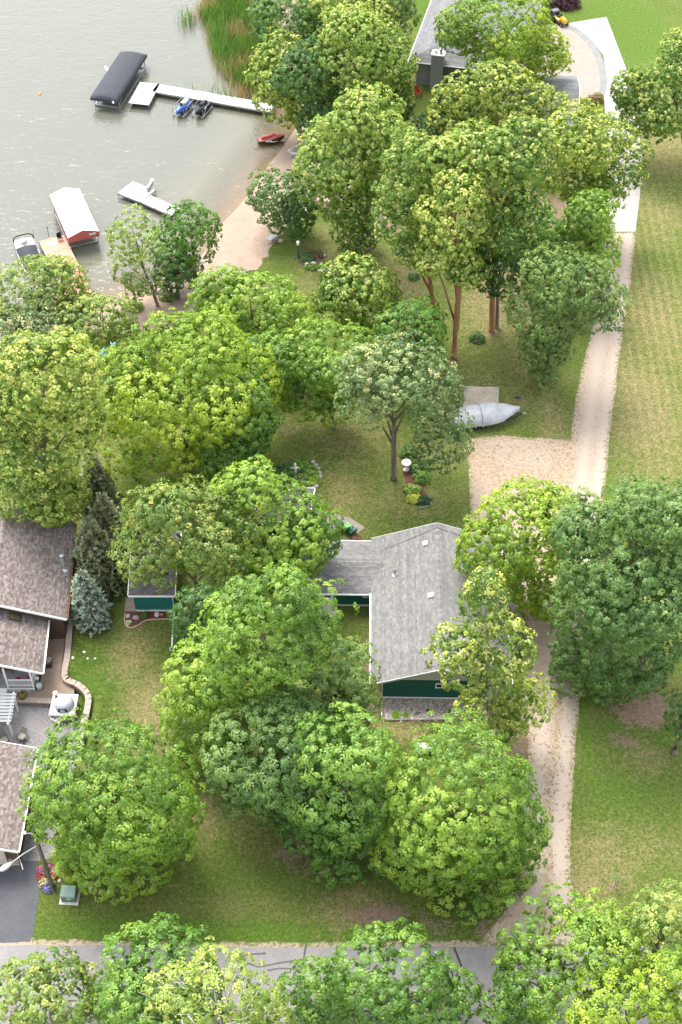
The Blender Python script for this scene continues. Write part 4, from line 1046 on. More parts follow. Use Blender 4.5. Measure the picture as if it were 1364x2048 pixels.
c = at(58, 512, .2); d, nrm, L, rz = frame_xy(p1, p0)
bt = empty('motor_boat', (c.x, c.y, WATER_Z), 'motor boat with a navy mooring cover and black wakeboard tower beside the red dock', 'boat', rz=rz)
rings = []
for x, hw, ht in ((-3.0, 1.05, .85), (-1.5, 1.15, .9), (.5, 1.15, .95), (1.8, 1.1, 1.0), (2.7, 1.0, .95), (2.9, .9, .9)):
    rings.append([Vector((x, -hw, ht)), Vector((x, -hw * .9, .2)), Vector((x, -hw * .4, -.2)), Vector((x, hw * .4, -.2)), Vector((x, hw * .9, .2)), Vector((x, hw, ht))])
MB().loft(rings).build('hull', mat('boat_white', (.74, .74, .74), (.66, .66, .66), 2, .35, 0, spec=.5), bt, smooth=False)
rings = []
for x, hw, z0, up in ((-2.9, 1.0, .88, .1), (-1.5, 1.08, .93, .45), (0, 1.08, .95, .55), (.9, 1.08, .98, .5), (1.35, 1.0, 1.0, .12)):
    rings.append([Vector((x, hw * s, z0 + up * (1 - s * s))) for s in (-1, -.6, -.25, 0, .25, .6, 1)])
mb = MB(); mb.loft(rings, closed=False, caps=False); mb.build('mooring_cover', NAVY, bt, smooth=True)
for s in (-1, 1): MB().tube([(-1.9, s * 1.1, .95), (1.5, s * 1.1, 1.05), (1.9, s * 1.1, 1.0)], .05, 6).build('rub_rail', ALU, bt)
MB().tube([(1.1, -1.12, .95), (1.5, -1.1, 1.7), (1.7, -.95, 2.1), (1.75, -.5, 2.25), (1.75, .5, 2.25), (1.7, .95, 2.1), (1.5, 1.1, 1.7), (1.1, 1.12, .95)], .07, 8).build('tower', BLACK, bt)
for s in (-1, 1): MB().tube([(.2, s * 1.12, .95), (1.45, s * 1.1, 1.68)], .05, 6).build('tower_leg', ALU, bt)
MB().lathe([(.42, 0), (.46, .3), (.3, .5), (.12, .56)], (2.1, 0, .9), 12).build('seat_pod', mat('seat_grey', (.5, .5, .5), (.3, .3, .3), 6), bt, smooth=True)
MB().tube([(1.7, -1.1, 1.7), (1.9, -1.25, 2.6)], .03, 5).build('board_rack', ALU, bt)
q = at(80, 188, WATER_Z); o = MB().lathe([(.02, -.15), (.15, -.08), (.18, .04), (.14, .14), (.04, .2)], (0, 0, 0), 12).build('buoy', mat('orange_buoy', (.75, .33, .03), rough=.4), loc=q, smooth=True); tag(o, 'small orange buoy floating on the open lake', 'buoy')
# driftwood branches poking out of the shallows
for (px, py, lab) in ((505, 300, 'thin dead stick in the shallows below the red jet ski'),):
    q = at(px, py, WATER_Z); mb = MB(); mb.tube([(0, 0, -.1), (.5, .3, .12), (1.1, .35, .2)], [.04, .03, .01], 5); mb.tube([(.5, .3, .12), (.6, .8, .3)], [.025, .01], 5); o = mb.build('branch', mat('driftwood', (.16, .12, .09)), loc=q); tag(o, lab, 'branch')

# ================================================================== yard things
STONEM = mat_attr('stone_mat', .9, 8, .35, .2, .5)
stone_cols = [(.33,.315,.30),(.26,.25,.25),(.42,.39,.365),(.21,.20,.20),(.36,.30,.27),(.46,.40,.38)]
def stone_mesh(mb, c, r, rng, col):
    n = 7; prof = [(.55, -.3), (1.0, -.05), (.9, .35), (.5, .62)]; vs = []; fs = []
    ph = rng.random() * 6
    sx, sy = rng.uniform(.8, 1.25), rng.uniform(.75, 1.1)
    for q, z in prof:
        for k in range(n):
            a = 2 * math.pi * k / n + ph; w = r * q * rng.uniform(.85, 1.15); vs.append((c[0] + math.cos(a) * w * sx, c[1] + math.sin(a) * w * sy, c[2] + z * r * rng.uniform(.85, 1.1)))
    for i in range(3):
        for k in range(n): fs.append((i*n+k, i*n+(k+1)%n, (i+1)*n+(k+1)%n, (i+1)*n+k))
    fs.append(tuple(range(3*n, 4*n))); mb.add(vs, fs, col)
r = random.Random(5)
# rip-rap bank
def riprap(name, label, line, n, width, rr, cols):
    root = empty(name, at(*line[0], 0), label, 'rock bank'); pr = []
    S = spline(W(line, -.1), 60)
    for i in range(10):
        mb = MB(); stone_mesh(mb, (0, 0, 0), 1, r, r.choice(cols)); pr.append(mb)
    protos_ = [pr[i].build('stone', STONEM, root) for i in range(10)]; used = set()
    for i in range(n):
        t = r.random() * 58; q = S[int(t)]; d = S[int(t)+1] - S[int(t)]; d = d / np.linalg.norm(d); w = r.uniform(-1, 1) * width; p = q + np.array([-d[1], d[0]]) * w
        k = r.randrange(10)
        if k in used: o = protos_[k].copy(); COL.objects.link(o)
        else: o = protos_[k]; used.add(k)
        s = rr * r.uniform(.6, 1.25); o.location = (p[0] - root.location.x, p[1] - root.location.y, zg(p[0], p[1]) + .12 * s + (width - abs(w)) * .25); o.scale = (s, s, s * .8); o.rotation_euler = (r.uniform(-.3, .3), r.uniform(-.3, .3), r.uniform(0, 6))
    for k in range(10):
        if k not in used: bpy.data.objects.remove(protos_[k])
    return root
riprap('rock_bank', 'grey boulder bank curving beside the beach path near the red jet ski', [(590,296),(600,312),(612,326),(628,338),(652,350),(690,352)], 110, .9, .36, stone_cols[:4])
riprap('rock_bank', 'pinkish stone pile glimpsed below the tall linden trees', [(640,420),(655,400),(672,392),(690,388),(705,372)], 90, 1.3, .33, [(.50,.39,.36),(.42,.33,.31),(.36,.27,.25),(.55,.46,.43)])
# concrete bench by the beach
q = at(546, 481); t = empty('bench', q, 'grey stone bench at the edge of the beach and lawn', 'bench', rz=math.radians(50))
MB().box((0, 0, .5), (1.5, .7, .14)).build('seat', mat('pale_stone', (.46, .45, .44), (.36, .35, .345), 8), t, bevel=.02)
for x in (-.5, .5): MB().box((x, 0, .21), (.22, .6, .44)).build('leg', mat('pale_stone', (.46, .45, .44)), t)
q = at(561, 483); mb = MB(); stone_mesh(mb, (0, 0, .1), .28, r, (.45, .36, .33)); o = mb.build('boulder', STONEM, loc=q); tag(o, 'single pink boulder on the grass right of the stone bench', 'boulder')
# lamp post
q = at(597, 518); t = empty('lamp_post', q, 'black garden lamp post with white lantern beside the stone flower bed', 'lamp post')
MB().tube([(0, 0, 0), (0, 0, 1.75)], [.06, .045], 8).build('post', DARKMETAL, t)
lh = MB().lathe([(.07, 1.75), (.12, 1.82), (.16, 2.12), (.13, 2.2)], (0, 0, 0), 6).build('lantern', WHITEV, t); MB().lathe([(.2, 2.2), (.1, 2.32), (.02, 2.42)], (0, 0, 0), 6).build('lantern_cap', WHITE, lh)
# trailer boat under a tarp
a = at(907, 843, .4); b = at(1038, 828, .4); d, nrm, L, rz = frame_xy(a, b)
tb = empty('covered_boat', (a.x, a.y, 0), 'motor boat under a silver tarp on a trailer beside the old carpet', 'boat', rz=rz)
rr_ = random.Random(9); rings = []
prof_ = [(0.0, .72, 1.0, .72), (.3, .95, 1.12, .55), (.8, 1.08, 1.42, .62), (1.3, 1.1, 1.58, .66), (1.9, 1.1, 1.62, .70), (2.5, 1.12, 1.66, .72), (3.1, 1.12, 1.66, .74), (3.7, 1.08, 1.55, .80), (4.3, .92, 1.42, .86), (4.9, .68, 1.34, .95), (5.5, .36, 1.27, 1.02), (6.0, .06, 1.18, 1.08)]
for x, hw, zt, zb in prof_:
    ring = []; hw *= 1.18; zt += .12
    for j, s in enumerate((-1, -.98, -.8, -.5, -.22, 0, .22, .5, .8, .98, 1)):
        z = zb if j in (0, 10) else zt - (zt - zb) * (abs(s) ** 3.2) * .8 + rr_.uniform(-.065, .05)
        ring.append(Vector((x * L / 6.0 + rr_.uniform(-.03, .03), hw * s * (1.02 if j in (0, 10) else 1), z - (rr_.uniform(0, .14) if j in (0, 10) else 0))))
    rings.append(ring)
mb = MB(); mb.loft(rings, closed=False, caps=False); mb.add(rings[0], [tuple(range(11))])
tarp = mat('silver_tarp', (.33, .345, .365), (.20, .213, .235), 1.8, .5, .9, spec=.4); o = mb.build('tarp', tarp, tb, smooth=True)
rings = []
for x, hw, zb in ((.1, .85, .42), (2, 1.0, .38), (3.6, .98, .42), (4.8, .6, .6), (5.6, .3, .85)): rings.append([Vector((x, -hw, zb + .5)), Vector((x, -hw * .8, zb)), Vector((x, 0, zb - .1)), Vector((x, hw * .8, zb)), Vector((x, hw, zb + .5))])
MB().loft(rings).build('hull', mat('boat_hull_dark', (.10, .105, .115)), tb)
for y in (-.95, .95):
    for x in (1.9, 2.6): 
        wv_ = MB().lathe([(.12, -.11), (.31, -.11), (.33, 0), (.31, .11), (.12, .11)], (0, 0, 0), 14).build('wheel', BLACK, tb); wv_.matrix_local = Matrix.Translation((x, y, .33)) @ Matrix.Rotation(math.pi/2, 4, 'X')
        MB().lathe([(.14, -.125), (.05, -.13), (.05, .13), (.14, .125)], (0, 0, 0), 10).build('rim', ALU, wv_)
mb = MB(); mb.bar((.1, -.6, .34), (5.0, -.5, .36), .08, .1); mb.bar((.1, .6, .34), (5.0, .5, .36), .08, .1); mb.bar((5.0, -.5, .36), (6.7, 0, .42), .08, .1); mb.bar((5.0, .5, .36), (6.7, 0, .42), .08, .1); mb.bar((.3, -.9, .34), (.3, .9, .34), .08, .08); mb.build('trailer_frame', DARKMETAL, tb)
MB().tube([(6.35, .08, 0), (6.35, .08, .8)], .04, 6).build('trailer_jack', GALV, tb); MB().box((6.75, 0, .45), (.3, .12, .1)).build('coupler', GALV, tb); MB().tube([(5.95, 0, .4), (5.95, 0, 1.1)], .05, 6).build('winch_post', DARKMETAL, tb)
rs = [Vector((2.45, p.y * 1.015, p.z + .012)) for p in rings and [q for q in [Vector((0, 1.32 * s, 1.79 - 1.05 * abs(s) ** 3.2 * .8)) for s in (-1, -.8, -.5, -.2, .2, .5, .8, 1)]]]
MB().tube(rs, .018, 5).build('strap', DARKMETAL, tb)
q = at(1036, 796); o = MB().lathe([(.2, 0), (.26, .06), (.2, .16), (.05, .2)], (0, 0, 0), 10).build('valve_lid', DARKMETAL, loc=q); tag(o, 'small dark lid in the lawn right of the carpet mat', 'lid')
# bird bath
q = at(812, 940); t = empty('bird_bath', q, 'white bird bath at the top of the long garden bed', 'bird bath')
MB().lathe([(.26, 0), (.24, .08), (.1, .16), (.07, .5), (.09, .78)], (0, 0, 0), 12).build('pedestal', WHITEV, t, smooth=True)
MB().lathe([(.08, .76), (.3, .86), (.42, .96), (.43, 1.0), (.38, .98), (.2, .9), (.02, .88)], (0, 0, 0), 18).build('bowl', WHITEV, t, smooth=True); MB().lathe([(.09, .88), (.06, 1.0), (.08, 1.08), (.02, 1.16)], (0, 0, 0), 8).build('figurine', GALV, t)
# statue fountain in the oval bed
q = at(591, 952); t = empty('garden_statue', q, 'white garden statue standing in the oval flower bed', 'statue')
MB().lathe([(.2, 0), (.16, .25), (.1, .4), (.1, .7)], (0, 0, 0), 10).build('plinth', GALV, t, smooth=True); MB().lathe([(.1, .7), (.16, .95), (.13, 1.2), (.05, 1.35), (.1, 1.45), (.1, 1.55), (.02, 1.65)], (0, 0, 0), 10).build('figure', WHITEV, t, smooth=True); MB().tube([(-.4, 0, 1.0), (-.1, 0, 1.1), (.1, 0, 1.1), (.35, .1, .95)], .04, 6).build('arms', WHITEV, t)
# green garden chairs
def garden_chair(label, q, rz, m):
    t = empty('garden_chair', q, label, 'chair', 'plastic chairs at the garden patio', rz=rz)
    mb = MB(); mb.box((0, 0, .38), (.56, .55, .05)); mb.build('seat', m, t); 
    o = MB().box((0, 0, .32), (.56, .05, .72)).build('backrest', m, t); o.location = (0, .3, .38); o.rotation_euler = (-.35, 0, 0)
    for s in (-.31, .31):
        MB().box((s, -.02, .6), (.11, .62, .04)).build('armrest', m, t)
        for y in (-.25, .25): MB().box((s, y, .3), (.06, .06, .6)).build('leg', m, t)
GREEN1 = mat('green_plastic', (.010, .10, .055), rough=.45, bmp=.03); GREEN2 = mat('lime_plastic', (.15, .52, .13), rough=.45, bmp=.03)
for px, py, rz, m_, lab in ((703, 1068, .7, GREEN1, 'dark green plastic chair nearest the grey wing roof'), (691, 1061, .5, GREEN2, 'bright lime green plastic chair between two dark green ones'), (678, 1054, .4, GREEN1, 'dark green plastic chair tucked against the tree leaves')): garden_chair(lab, at(px, py, .02), rz + math.pi, m_)
# tractor mower
q = at(1120, 46, .05); t = empty('lawn_tractor', q, 'yellow and black ride-on lawn mower parked at the edge of the paver court', 'mower', rz=math.radians(-62))
YEL = mat('mower_yellow', (.62, .33, .01), (.55, .28, .008), 2, .35, 0, spec=.5)
def hood(x0, x1, w_, z0, z1):
    return [[Vector((x, -w_ * k, z0)), Vector((x, -w_ * k, z0 * .4 + zt * .6)), Vector((x, -w_ * k * .6, zt)), Vector((x, w_ * k * .6, zt)), Vector((x, w_ * k, z0 * .4 + zt * .6)), Vector((x, w_ * k, z0))] for x, k, zt in ((x0, 1, z1), (x0 * .4 + x1 * .6, 1, z1 - .02), (x1 - .12, .92, z1 - .1), (x1, .7, z1 - .28))]
MB().loft(hood(.25, 1.2, .33, .42, 1.0)).build('hood', YEL, t, smooth=False); MB().loft(hood(-1.0, .25, .48, .42, .72)).build('fender', YEL, t)
MB().box((-.45, 0, .82), (.5, .5, .14)).box((-.7, 0, 1.05), (.12, .5, .45)).build('seat', BLACK, t, bevel=.04); MB().tube([(.25, 0, .9), (.1, 0, 1.15)], .03, 6).lathe([(.2, 1.15), (.2, 1.18), (.16, 1.18), (.16, 1.15)], (.08, 0, 0), 12).build('steering_wheel', BLACK, t)
MB().box((.1, 0, .3), (1.0, 1.15, .16)).build('mower_deck', BLACK, t, bevel=.05)
for x, r_, w_, yy in ((.95, .22, .2, .45), (-.65, .33, .3, .48)):
    for s in (-1, 1): o = MB().lathe([(r_ * .45, -w_/2), (r_ * .95, -w_/2), (r_, 0), (r_ * .95, w_/2), (r_ * .45, w_/2)], (0, 0, 0), 14).build('wheel', BLACK, t); o.matrix_local = Matrix.Translation((x, s * yy, r_)) @ Matrix.Rotation(math.pi/2, 4, 'X'); MB().lathe([(r_ * .45, -w_/2 - .01), (.03, -w_/2 - .02), (.03, w_/2 + .02), (r_ * .45, w_/2 + .01)], (0, 0, 0), 10).build('rim', mat('rim_grey', (.45, .44, .40)), o)
MB().box((-1.35, 0, .85), (.75, 1.05, .8)).build('grass_bag', mat('bag_grey', (.13, .14, .155), (.09, .10, .11), 6), t, bevel=.1)
# pizza oven on its stone counter
q = at(131, 1423); t = empty('pizza_oven', q, 'grey domed outdoor pizza oven on a square counter inside the curved wall', 'oven', rz=math.radians(-2))
MB().box((0, 0, .42), (1.75, 1.75, .84)).build('base', mat('oven_stone', (.30, .24, .20), (.16, .13, .11), 5, .9, .6), t); MB().box((0, 0, .89), (2.0, 2.0, .1)).build('counter', mat('counter_grey', (.42, .43, .44), (.36, .37, .38), 6, .5, .05), t, bevel=.02)
MB().lathe([(.74, .94), (.76, 1.12), (.70, 1.38), (.55, 1.58), (.33, 1.71), (.1, 1.75), (.01, 1.755)], (.06, 0, 0), 22).build('dome', mat('dome_grey', (.40, .42, .44), (.34, .36, .38), 6, .65, .1), t, smooth=True)
MB().tube([(-.6, .45, .9), (-.6, .45, 1.75)], .09, 10).build('flue', mat('copper_brown', (.22, .12, .08)), t); MB().lathe([(.2, 1.75), (.2, 1.85), (.05, 1.9)], (-.6, .45, 0), 12).build('flue_cap', mat('cap_tan', (.55, .45, .38)), t)
MB().loft([[Vector((-.35, -.72, .95)), Vector((.45, -.72, .95)), Vector((.35, -.72, 1.35)), Vector((-.25, -.72, 1.35))], [Vector((-.35, -.5, .95)), Vector((.45, -.5, .95)), Vector((.35, -.5, 1.38)), Vector((-.25, -.5, 1.38))]]).build('oven_mouth', mat('soot', (.03, .028, .026)), t)
def sling_chair(name, label, q, rz, m, fm, group):
    t = empty(name, q, label, 'chair', group, rz=rz)
    o = MB().box((0, 0, .36), (.52, .03, .72)).build('backrest', m, t); o.location = (0, .26, .38); o.rotation_euler = (-.3, 0, 0)
    MB().box((0, 0, .4), (.52, .52, .04)).build('seat', m, t)
    for s in (-.29, .29):
        MB().tube([(s, -.3, 0), (s, -.28, .6), (s, .25, .62), (s, .3, 0)], .022, 5).build('arm_frame', fm, t)
    return t
SLING = mat('sling_olive', (.26, .26, .22), (.21, .21, .18), 14, .8, .1)
sling_chair('patio_chair', 'olive sling chair on the patio nearer the curved wall', at(46, 1478), -.5, SLING, DARKMETAL, 'sling chairs on the stamped patio')
sling_chair('patio_chair', 'olive sling chair on the patio beside the garage roof corner', at(10, 1485), .5, SLING, DARKMETAL, 'sling chairs on the stamped patio')
sling_chair('lounge_chair', 'white garden chair in front of the pizza oven', at(118, 1446), 2.6, WHITEV, WHITE, None)
# little pots and lamps by the porch
def pot(name, label, cat, q, prof, m, fill=None):
    t = empty(name, q, label, cat); MB().lathe(prof, (0, 0, 0), 14).build('bowl', m, t, smooth=True)
    if fill: fill(t)
    return t
q = at(97, 1330, .45); t = empty('fire_bowl', q, 'black fire pit column with pale stones in its bowl on the tan walkway', 'fire pit')
MB().box((0, 0, .26), (.62, .62, .52)).build('base', DARKMETAL, t, bevel=.03); MB().lathe([(.2, .52), (.36, .56), (.4, .66), (.36, .7), (.3, .64), (.02, .62)], (0, 0, 0), 16).build('bowl', mat('bronze', (.16, .13, .11)), t, smooth=True)
mb = MB()
for i in range(9): stone_mesh(mb, (r.uniform(-.2, .2), r.uniform(-.2, .2), .66), .08, r, r.choice([(.5,.4,.3),(.6,.5,.4),(.35,.25,.2)]))
mb.build('stone', STONEM, t)
q = at(80, 1377, .45); o = MB().lathe([(.22, 0), (.24, .3), (.22, .55), (.06, .6)], (0, 0, 0), 14).build('rain_barrel', mat('pale_barrel', (.42, .46, .47)), loc=q, smooth=True); tag(o, 'small pale grey drum at the porch corner on the walkway', 'drum')
q = at(77, 1366, .45); o = MB().lathe([(.05, 0), (.05, .5), (.14, .55), (.15, .7), (.05, .8)], (0, 0, 0), 10).build('path_light', WHITEV, loc=q, smooth=True); tag(o, 'white globe path light behind the pale drum', 'lamp')
# transformer box
q = at(140, 1795); t = empty('transformer_box', q, 'green utility transformer box on the lawn under the round maple', 'utility box', rz=math.radians(-3)); TG = mat('transformer_green', (.085, .135, .115), (.065, .11, .092), 4, .55, .08)
MB().box((0, 0, .45), (1.0, .8, .8)).build('body', TG, t, bevel=.02); MB().loft([[Vector((-.54, -.45, .8)), Vector((.54, -.45, .8)), Vector((.54, .45, .9)), Vector((-.54, .45, .9))], [Vector((-.5, -.38, .92)), Vector((.5, -.38, .92)), Vector((.5, .4, 1.02)), Vector((-.5, .4, 1.02))]]).build('lid', mat('lid_green', (.17, .24, .21), (.13, .19, .165), 4, .5), t)
MB().box((0, 0, .03), (1.35, 1.15, .08)).build('pad', FOUND, t, bevel=.02); MB().box((.05, -.412, .55), (.34, .012, .1)).build('warning_label', mat('label_white', (.7, .62, .58), (.6, .3, .25), 60), t); MB().box((.05, -.41, .72), (.2, .012, .1)).build('number_plate', mat('label_yellow', (.35, .33, .2)), t)
# utility pole with a street lamp
q = at(104, 1772); t = empty('utility_pole', q, 'leaning wooden utility pole carrying a white street lamp arm above the flower bed', 'utility pole'); H_ = 8.4
top = at_y(66, 1660, q.y + .2) - q
POLE = mat('pole_wood', (.17, .145, .11), (.10, .085, .065), 5, .9, .4, stretch=(6, 6, .6))
MB().tube([(0, 0, -.1), top * .5, top], [.17, .145, .12], 12).build('pole', POLE, t)
tip = at_y(20, 1728, q.y - 1.6) - q; mid_ = top * .74
MB().tube([mid_, mid_.lerp(tip, .5) + Vector((0, 0, .12)), tip], .05, 8).build('lamp_arm', mat('galv_arm', (.30, .305, .31)), t)
dd = (tip - mid_).normalized(); lampq = dd.to_track_quat('X', 'Z').to_matrix()
rings = []
for x, w_, h_ in ((-.15, .1, .08), (.1, .2, .12), (.4, .24, .14), (.7, .2, .1), (.85, .08, .05)): rings.append([tip + lampq @ Vector((x, w_ * math.cos(a_ * math.pi/4), h_ * math.sin(a_ * math.pi/4))) for a_ in range(8)])
lh = MB().loft(rings).build('lamp_head', mat('lamp_white', (.36, .365, .365)), t, smooth=True)
for s, u in ((-.55, .95), (.35, .99), (.1, .90)):
    b0 = top * u; e_ = b0 + Vector((s, -.1, .1)); MB().tube([b0, e_], .03, 6).build('bracket', GALV, t); MB().lathe([(.07, 0), (.1, .06), (.07, .12), (.1, .18), (.04, .24)], e_, 10).build('insulator', WHITEV, t)
MB().lathe([(.16, 0), (.16, .55), (.05, .62)], top * .93 + Vector((.32, .05, -.3)), 12).build('equipment_can', mat('can_grey', (.42, .43, .44)), t)
MB().tube([top * .97, top * .9 + Vector((.5, .2, -.4)), top * .78 + Vector((.75, .3, -.6)), top * .7 + Vector((.25, .1, 0))], .016, 5).build('cable', BLACK, t)
MB().tube([Vector((.5, -1.2, 0)), Vector((.1, -.35, .8))], .025, 5).build('guy_guard', mat('rust_rod', (.14, .10, .07)), t)
# white mailbox-like object behind the front maple: only a corner shows
q = at(845, 1494, .6); t = empty('propane_tank', (q.x, q.y, 0), 'white tank end peeking out behind the yellow green front maple', 'tank')
MB().tube([(-.5, 0, .55), (-.4, 0, .55), (.6, 0, .55), (.75, 0, .55)], [.18, .34, .34, .18], 14).build('tank', WHITEV, t, smooth=True); MB().box((-.1, 0, .12), (.12, .5, .24)).box((.4, 0, .12), (.12, .5, .24)).build('foot', FOUND, t)
# teal rowing boat turned over under the shore tree
q = at(214, 706); t = empty('rowing_boat', q, 'pale teal upturned rowing boat glimpsed under the shore tree', 'boat', rz=1.2); rings = []
for x, hw, h_ in ((-1.9, .35, .3), (-1, .6, .42), (0, .66, .45), (1, .5, .42), (1.9, .06, .36)): rings.append([Vector((x, -hw, .02)), Vector((x, -hw * .85, h_ * .7)), Vector((x, 0, h_)), Vector((x, hw * .85, h_ * .7)), Vector((x, hw, .02))])
MB().loft(rings).build('hull', mat('teal_hull', (.22, .44, .46), (.18, .38, .40), 3, .5), t, smooth=True); MB().bar((-1.8, 0, .36), (1.8, 0, .44), .06, .05).build('keel', WHITEV, t)
q = at(836, 192, .1); t = empty('garden_chair', q, 'red wooden chair on the ground beside the dark grey house corner', 'chair', rz=.4); RED = mat('red_paint', (.30, .03, .02))
MB().box((0, 0, .38), (.6, .6, .06)).build('seat', RED, t); o = MB().box((0, 0, .4), (.6, .06, .8)).build('backrest', RED, t); o.location = (0, .32, .36); o.rotation_euler = (-.3, 0, 0)
for s in (-.3, .3):
    MB().box((s, 0, .62), (.1, .7, .04)).build('armrest', RED, t)
    for y in (-.28, .28): MB().box((s, y, .3), (.07, .07, .6)).build('leg', RED, t)
# ================================================================== trees
LEAF = mat_leaf()
BARK = mat('bark_grey', (.22, .175, .14), (.11, .085, .068), 6, .95, .6, stretch=(3, 3, .5))
BARKO = mat('bark_orange', (.36, .18, .085), (.20, .105, .058), 6, .95, .6, stretch=(3, 3, .5))
BARKP = mat('bark_pale', (.50, .46, .41), (.32, .29, .26), 6, .9, .3, stretch=(3, 3, .5))
# palettes: dark leaf, common leaf, fresh leaf, accent (bracts, seeds, turning leaves), accent share
PALS = {
 'lime': ((0.081,0.154,0.014), (0.213,0.330,0.026), (0.380,0.474,0.045), (.52,.50,.050), .012),
 'bright': ((0.063,0.144,0.016), (0.161,0.283,0.030), (0.299,0.417,0.055), (.44,.46,.055), .012),
 'green': ((0.049,0.124,0.016), (0.113,0.232,0.030), (0.216,0.350,0.055), (.36,.40,.06), .012),
 'dull':   ((.060,.122,.028), (.138,.225,.048), (.235,.325,.082), (.34,.36,.09), .012),
 'blue':   ((.043,.106,.024), (.104,.194,.042), (.200,.300,.070), (.30,.33,.07), .012),
 'dark':   ((.028,.085,.015), (.065,.150,.028), (.130,.230,.048), (.26,.28,.05), .012),
 'linden': ((0.050,0.118,0.014), (0.123,0.221,0.027), (0.252,0.355,0.052), (.440,.480,.120), .17),
 'lindeny': ((0.058,0.129,0.014), (0.157,0.247,0.028), (0.314,0.397,0.060), (.500,.520,.130), .27),
 'olive': ((0.079,0.144,0.026), (0.173,0.268,0.050), (0.294,0.386,0.085), (.42,.43,.10), .10),
 'grey':   ((.060,.112,.036), (.138,.212,.070), (.235,.312,.115), (.46,.47,.20), .10),
 'pale':   ((.110,.190,.030), (.250,.350,.065), (.390,.470,.110), (.54,.54,.13), .10),
}
def unit(v): return v / (np.linalg.norm(v, axis=-1, keepdims=True) + 1e-9)
def fib(n, rng):
    k = np.arange(n) + rng.random(); z = 1 - 2 * (k + .5) / n if n > 1 else np.array([1.0]); z = np.clip(z, -1, 1)
    a = k * 2.39996 + rng.random() * 6; rr = np.sqrt(1 - z * z); return np.column_stack([rr * np.cos(a), rr * np.sin(a), z])
def leaves_at(rng, cen, out, rc, per, size, tone, pal, dome=1.0, up=.40, jit=.34, flat=.8, share=1.0, elong=.85):
    """leaf-sized folded quads over little domes (leaf rosettes) centred at cen, facing out"""
    n = len(cen) * per; ci = np.repeat(np.arange(len(cen)), per)
    d = unit(rng.normal(size=(n, 3))); o = out[ci]
    s = (d * o).sum(1); d = np.where((s < -.15)[:, None], d - 2 * s[:, None] * o, d)
    d = unit(d + o * .45)
    rad = rc[ci] * rng.uniform(.72, 1.06, n); p = cen[ci] + d * rad[:, None] * np.array([1, 1, flat])
    nr = unit(d * dome + o * .35 + np.array([0, 0, up]) + rng.normal(size=(n, 3)) * jit)
    t = unit(np.cross(nr, rng.normal(size=(n, 3)))); b = np.cross(nr, t)
    L = size * rng.uniform(.7, 1.25, n)[:, None]; Wd_ = L / elong * .5; fold = nr * L * .16
    v = np.stack([p - t * L * .5, p - b * Wd_ + fold * .6, p + t * L * .5 - fold * .5, p + b * Wd_ + fold * .6], 1).reshape(-1, 3)
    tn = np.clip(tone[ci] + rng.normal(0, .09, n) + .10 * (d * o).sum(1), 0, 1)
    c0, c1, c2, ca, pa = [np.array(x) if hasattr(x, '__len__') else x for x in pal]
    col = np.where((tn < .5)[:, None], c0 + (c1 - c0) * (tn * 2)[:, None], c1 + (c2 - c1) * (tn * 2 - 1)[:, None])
    nv = np.repeat(unit(d * .75 + o * .22 + nr * .22 + np.array([0, 0, .10])), 4, 0)
    return v, col, tn, (d * o).sum(1), ci, nv
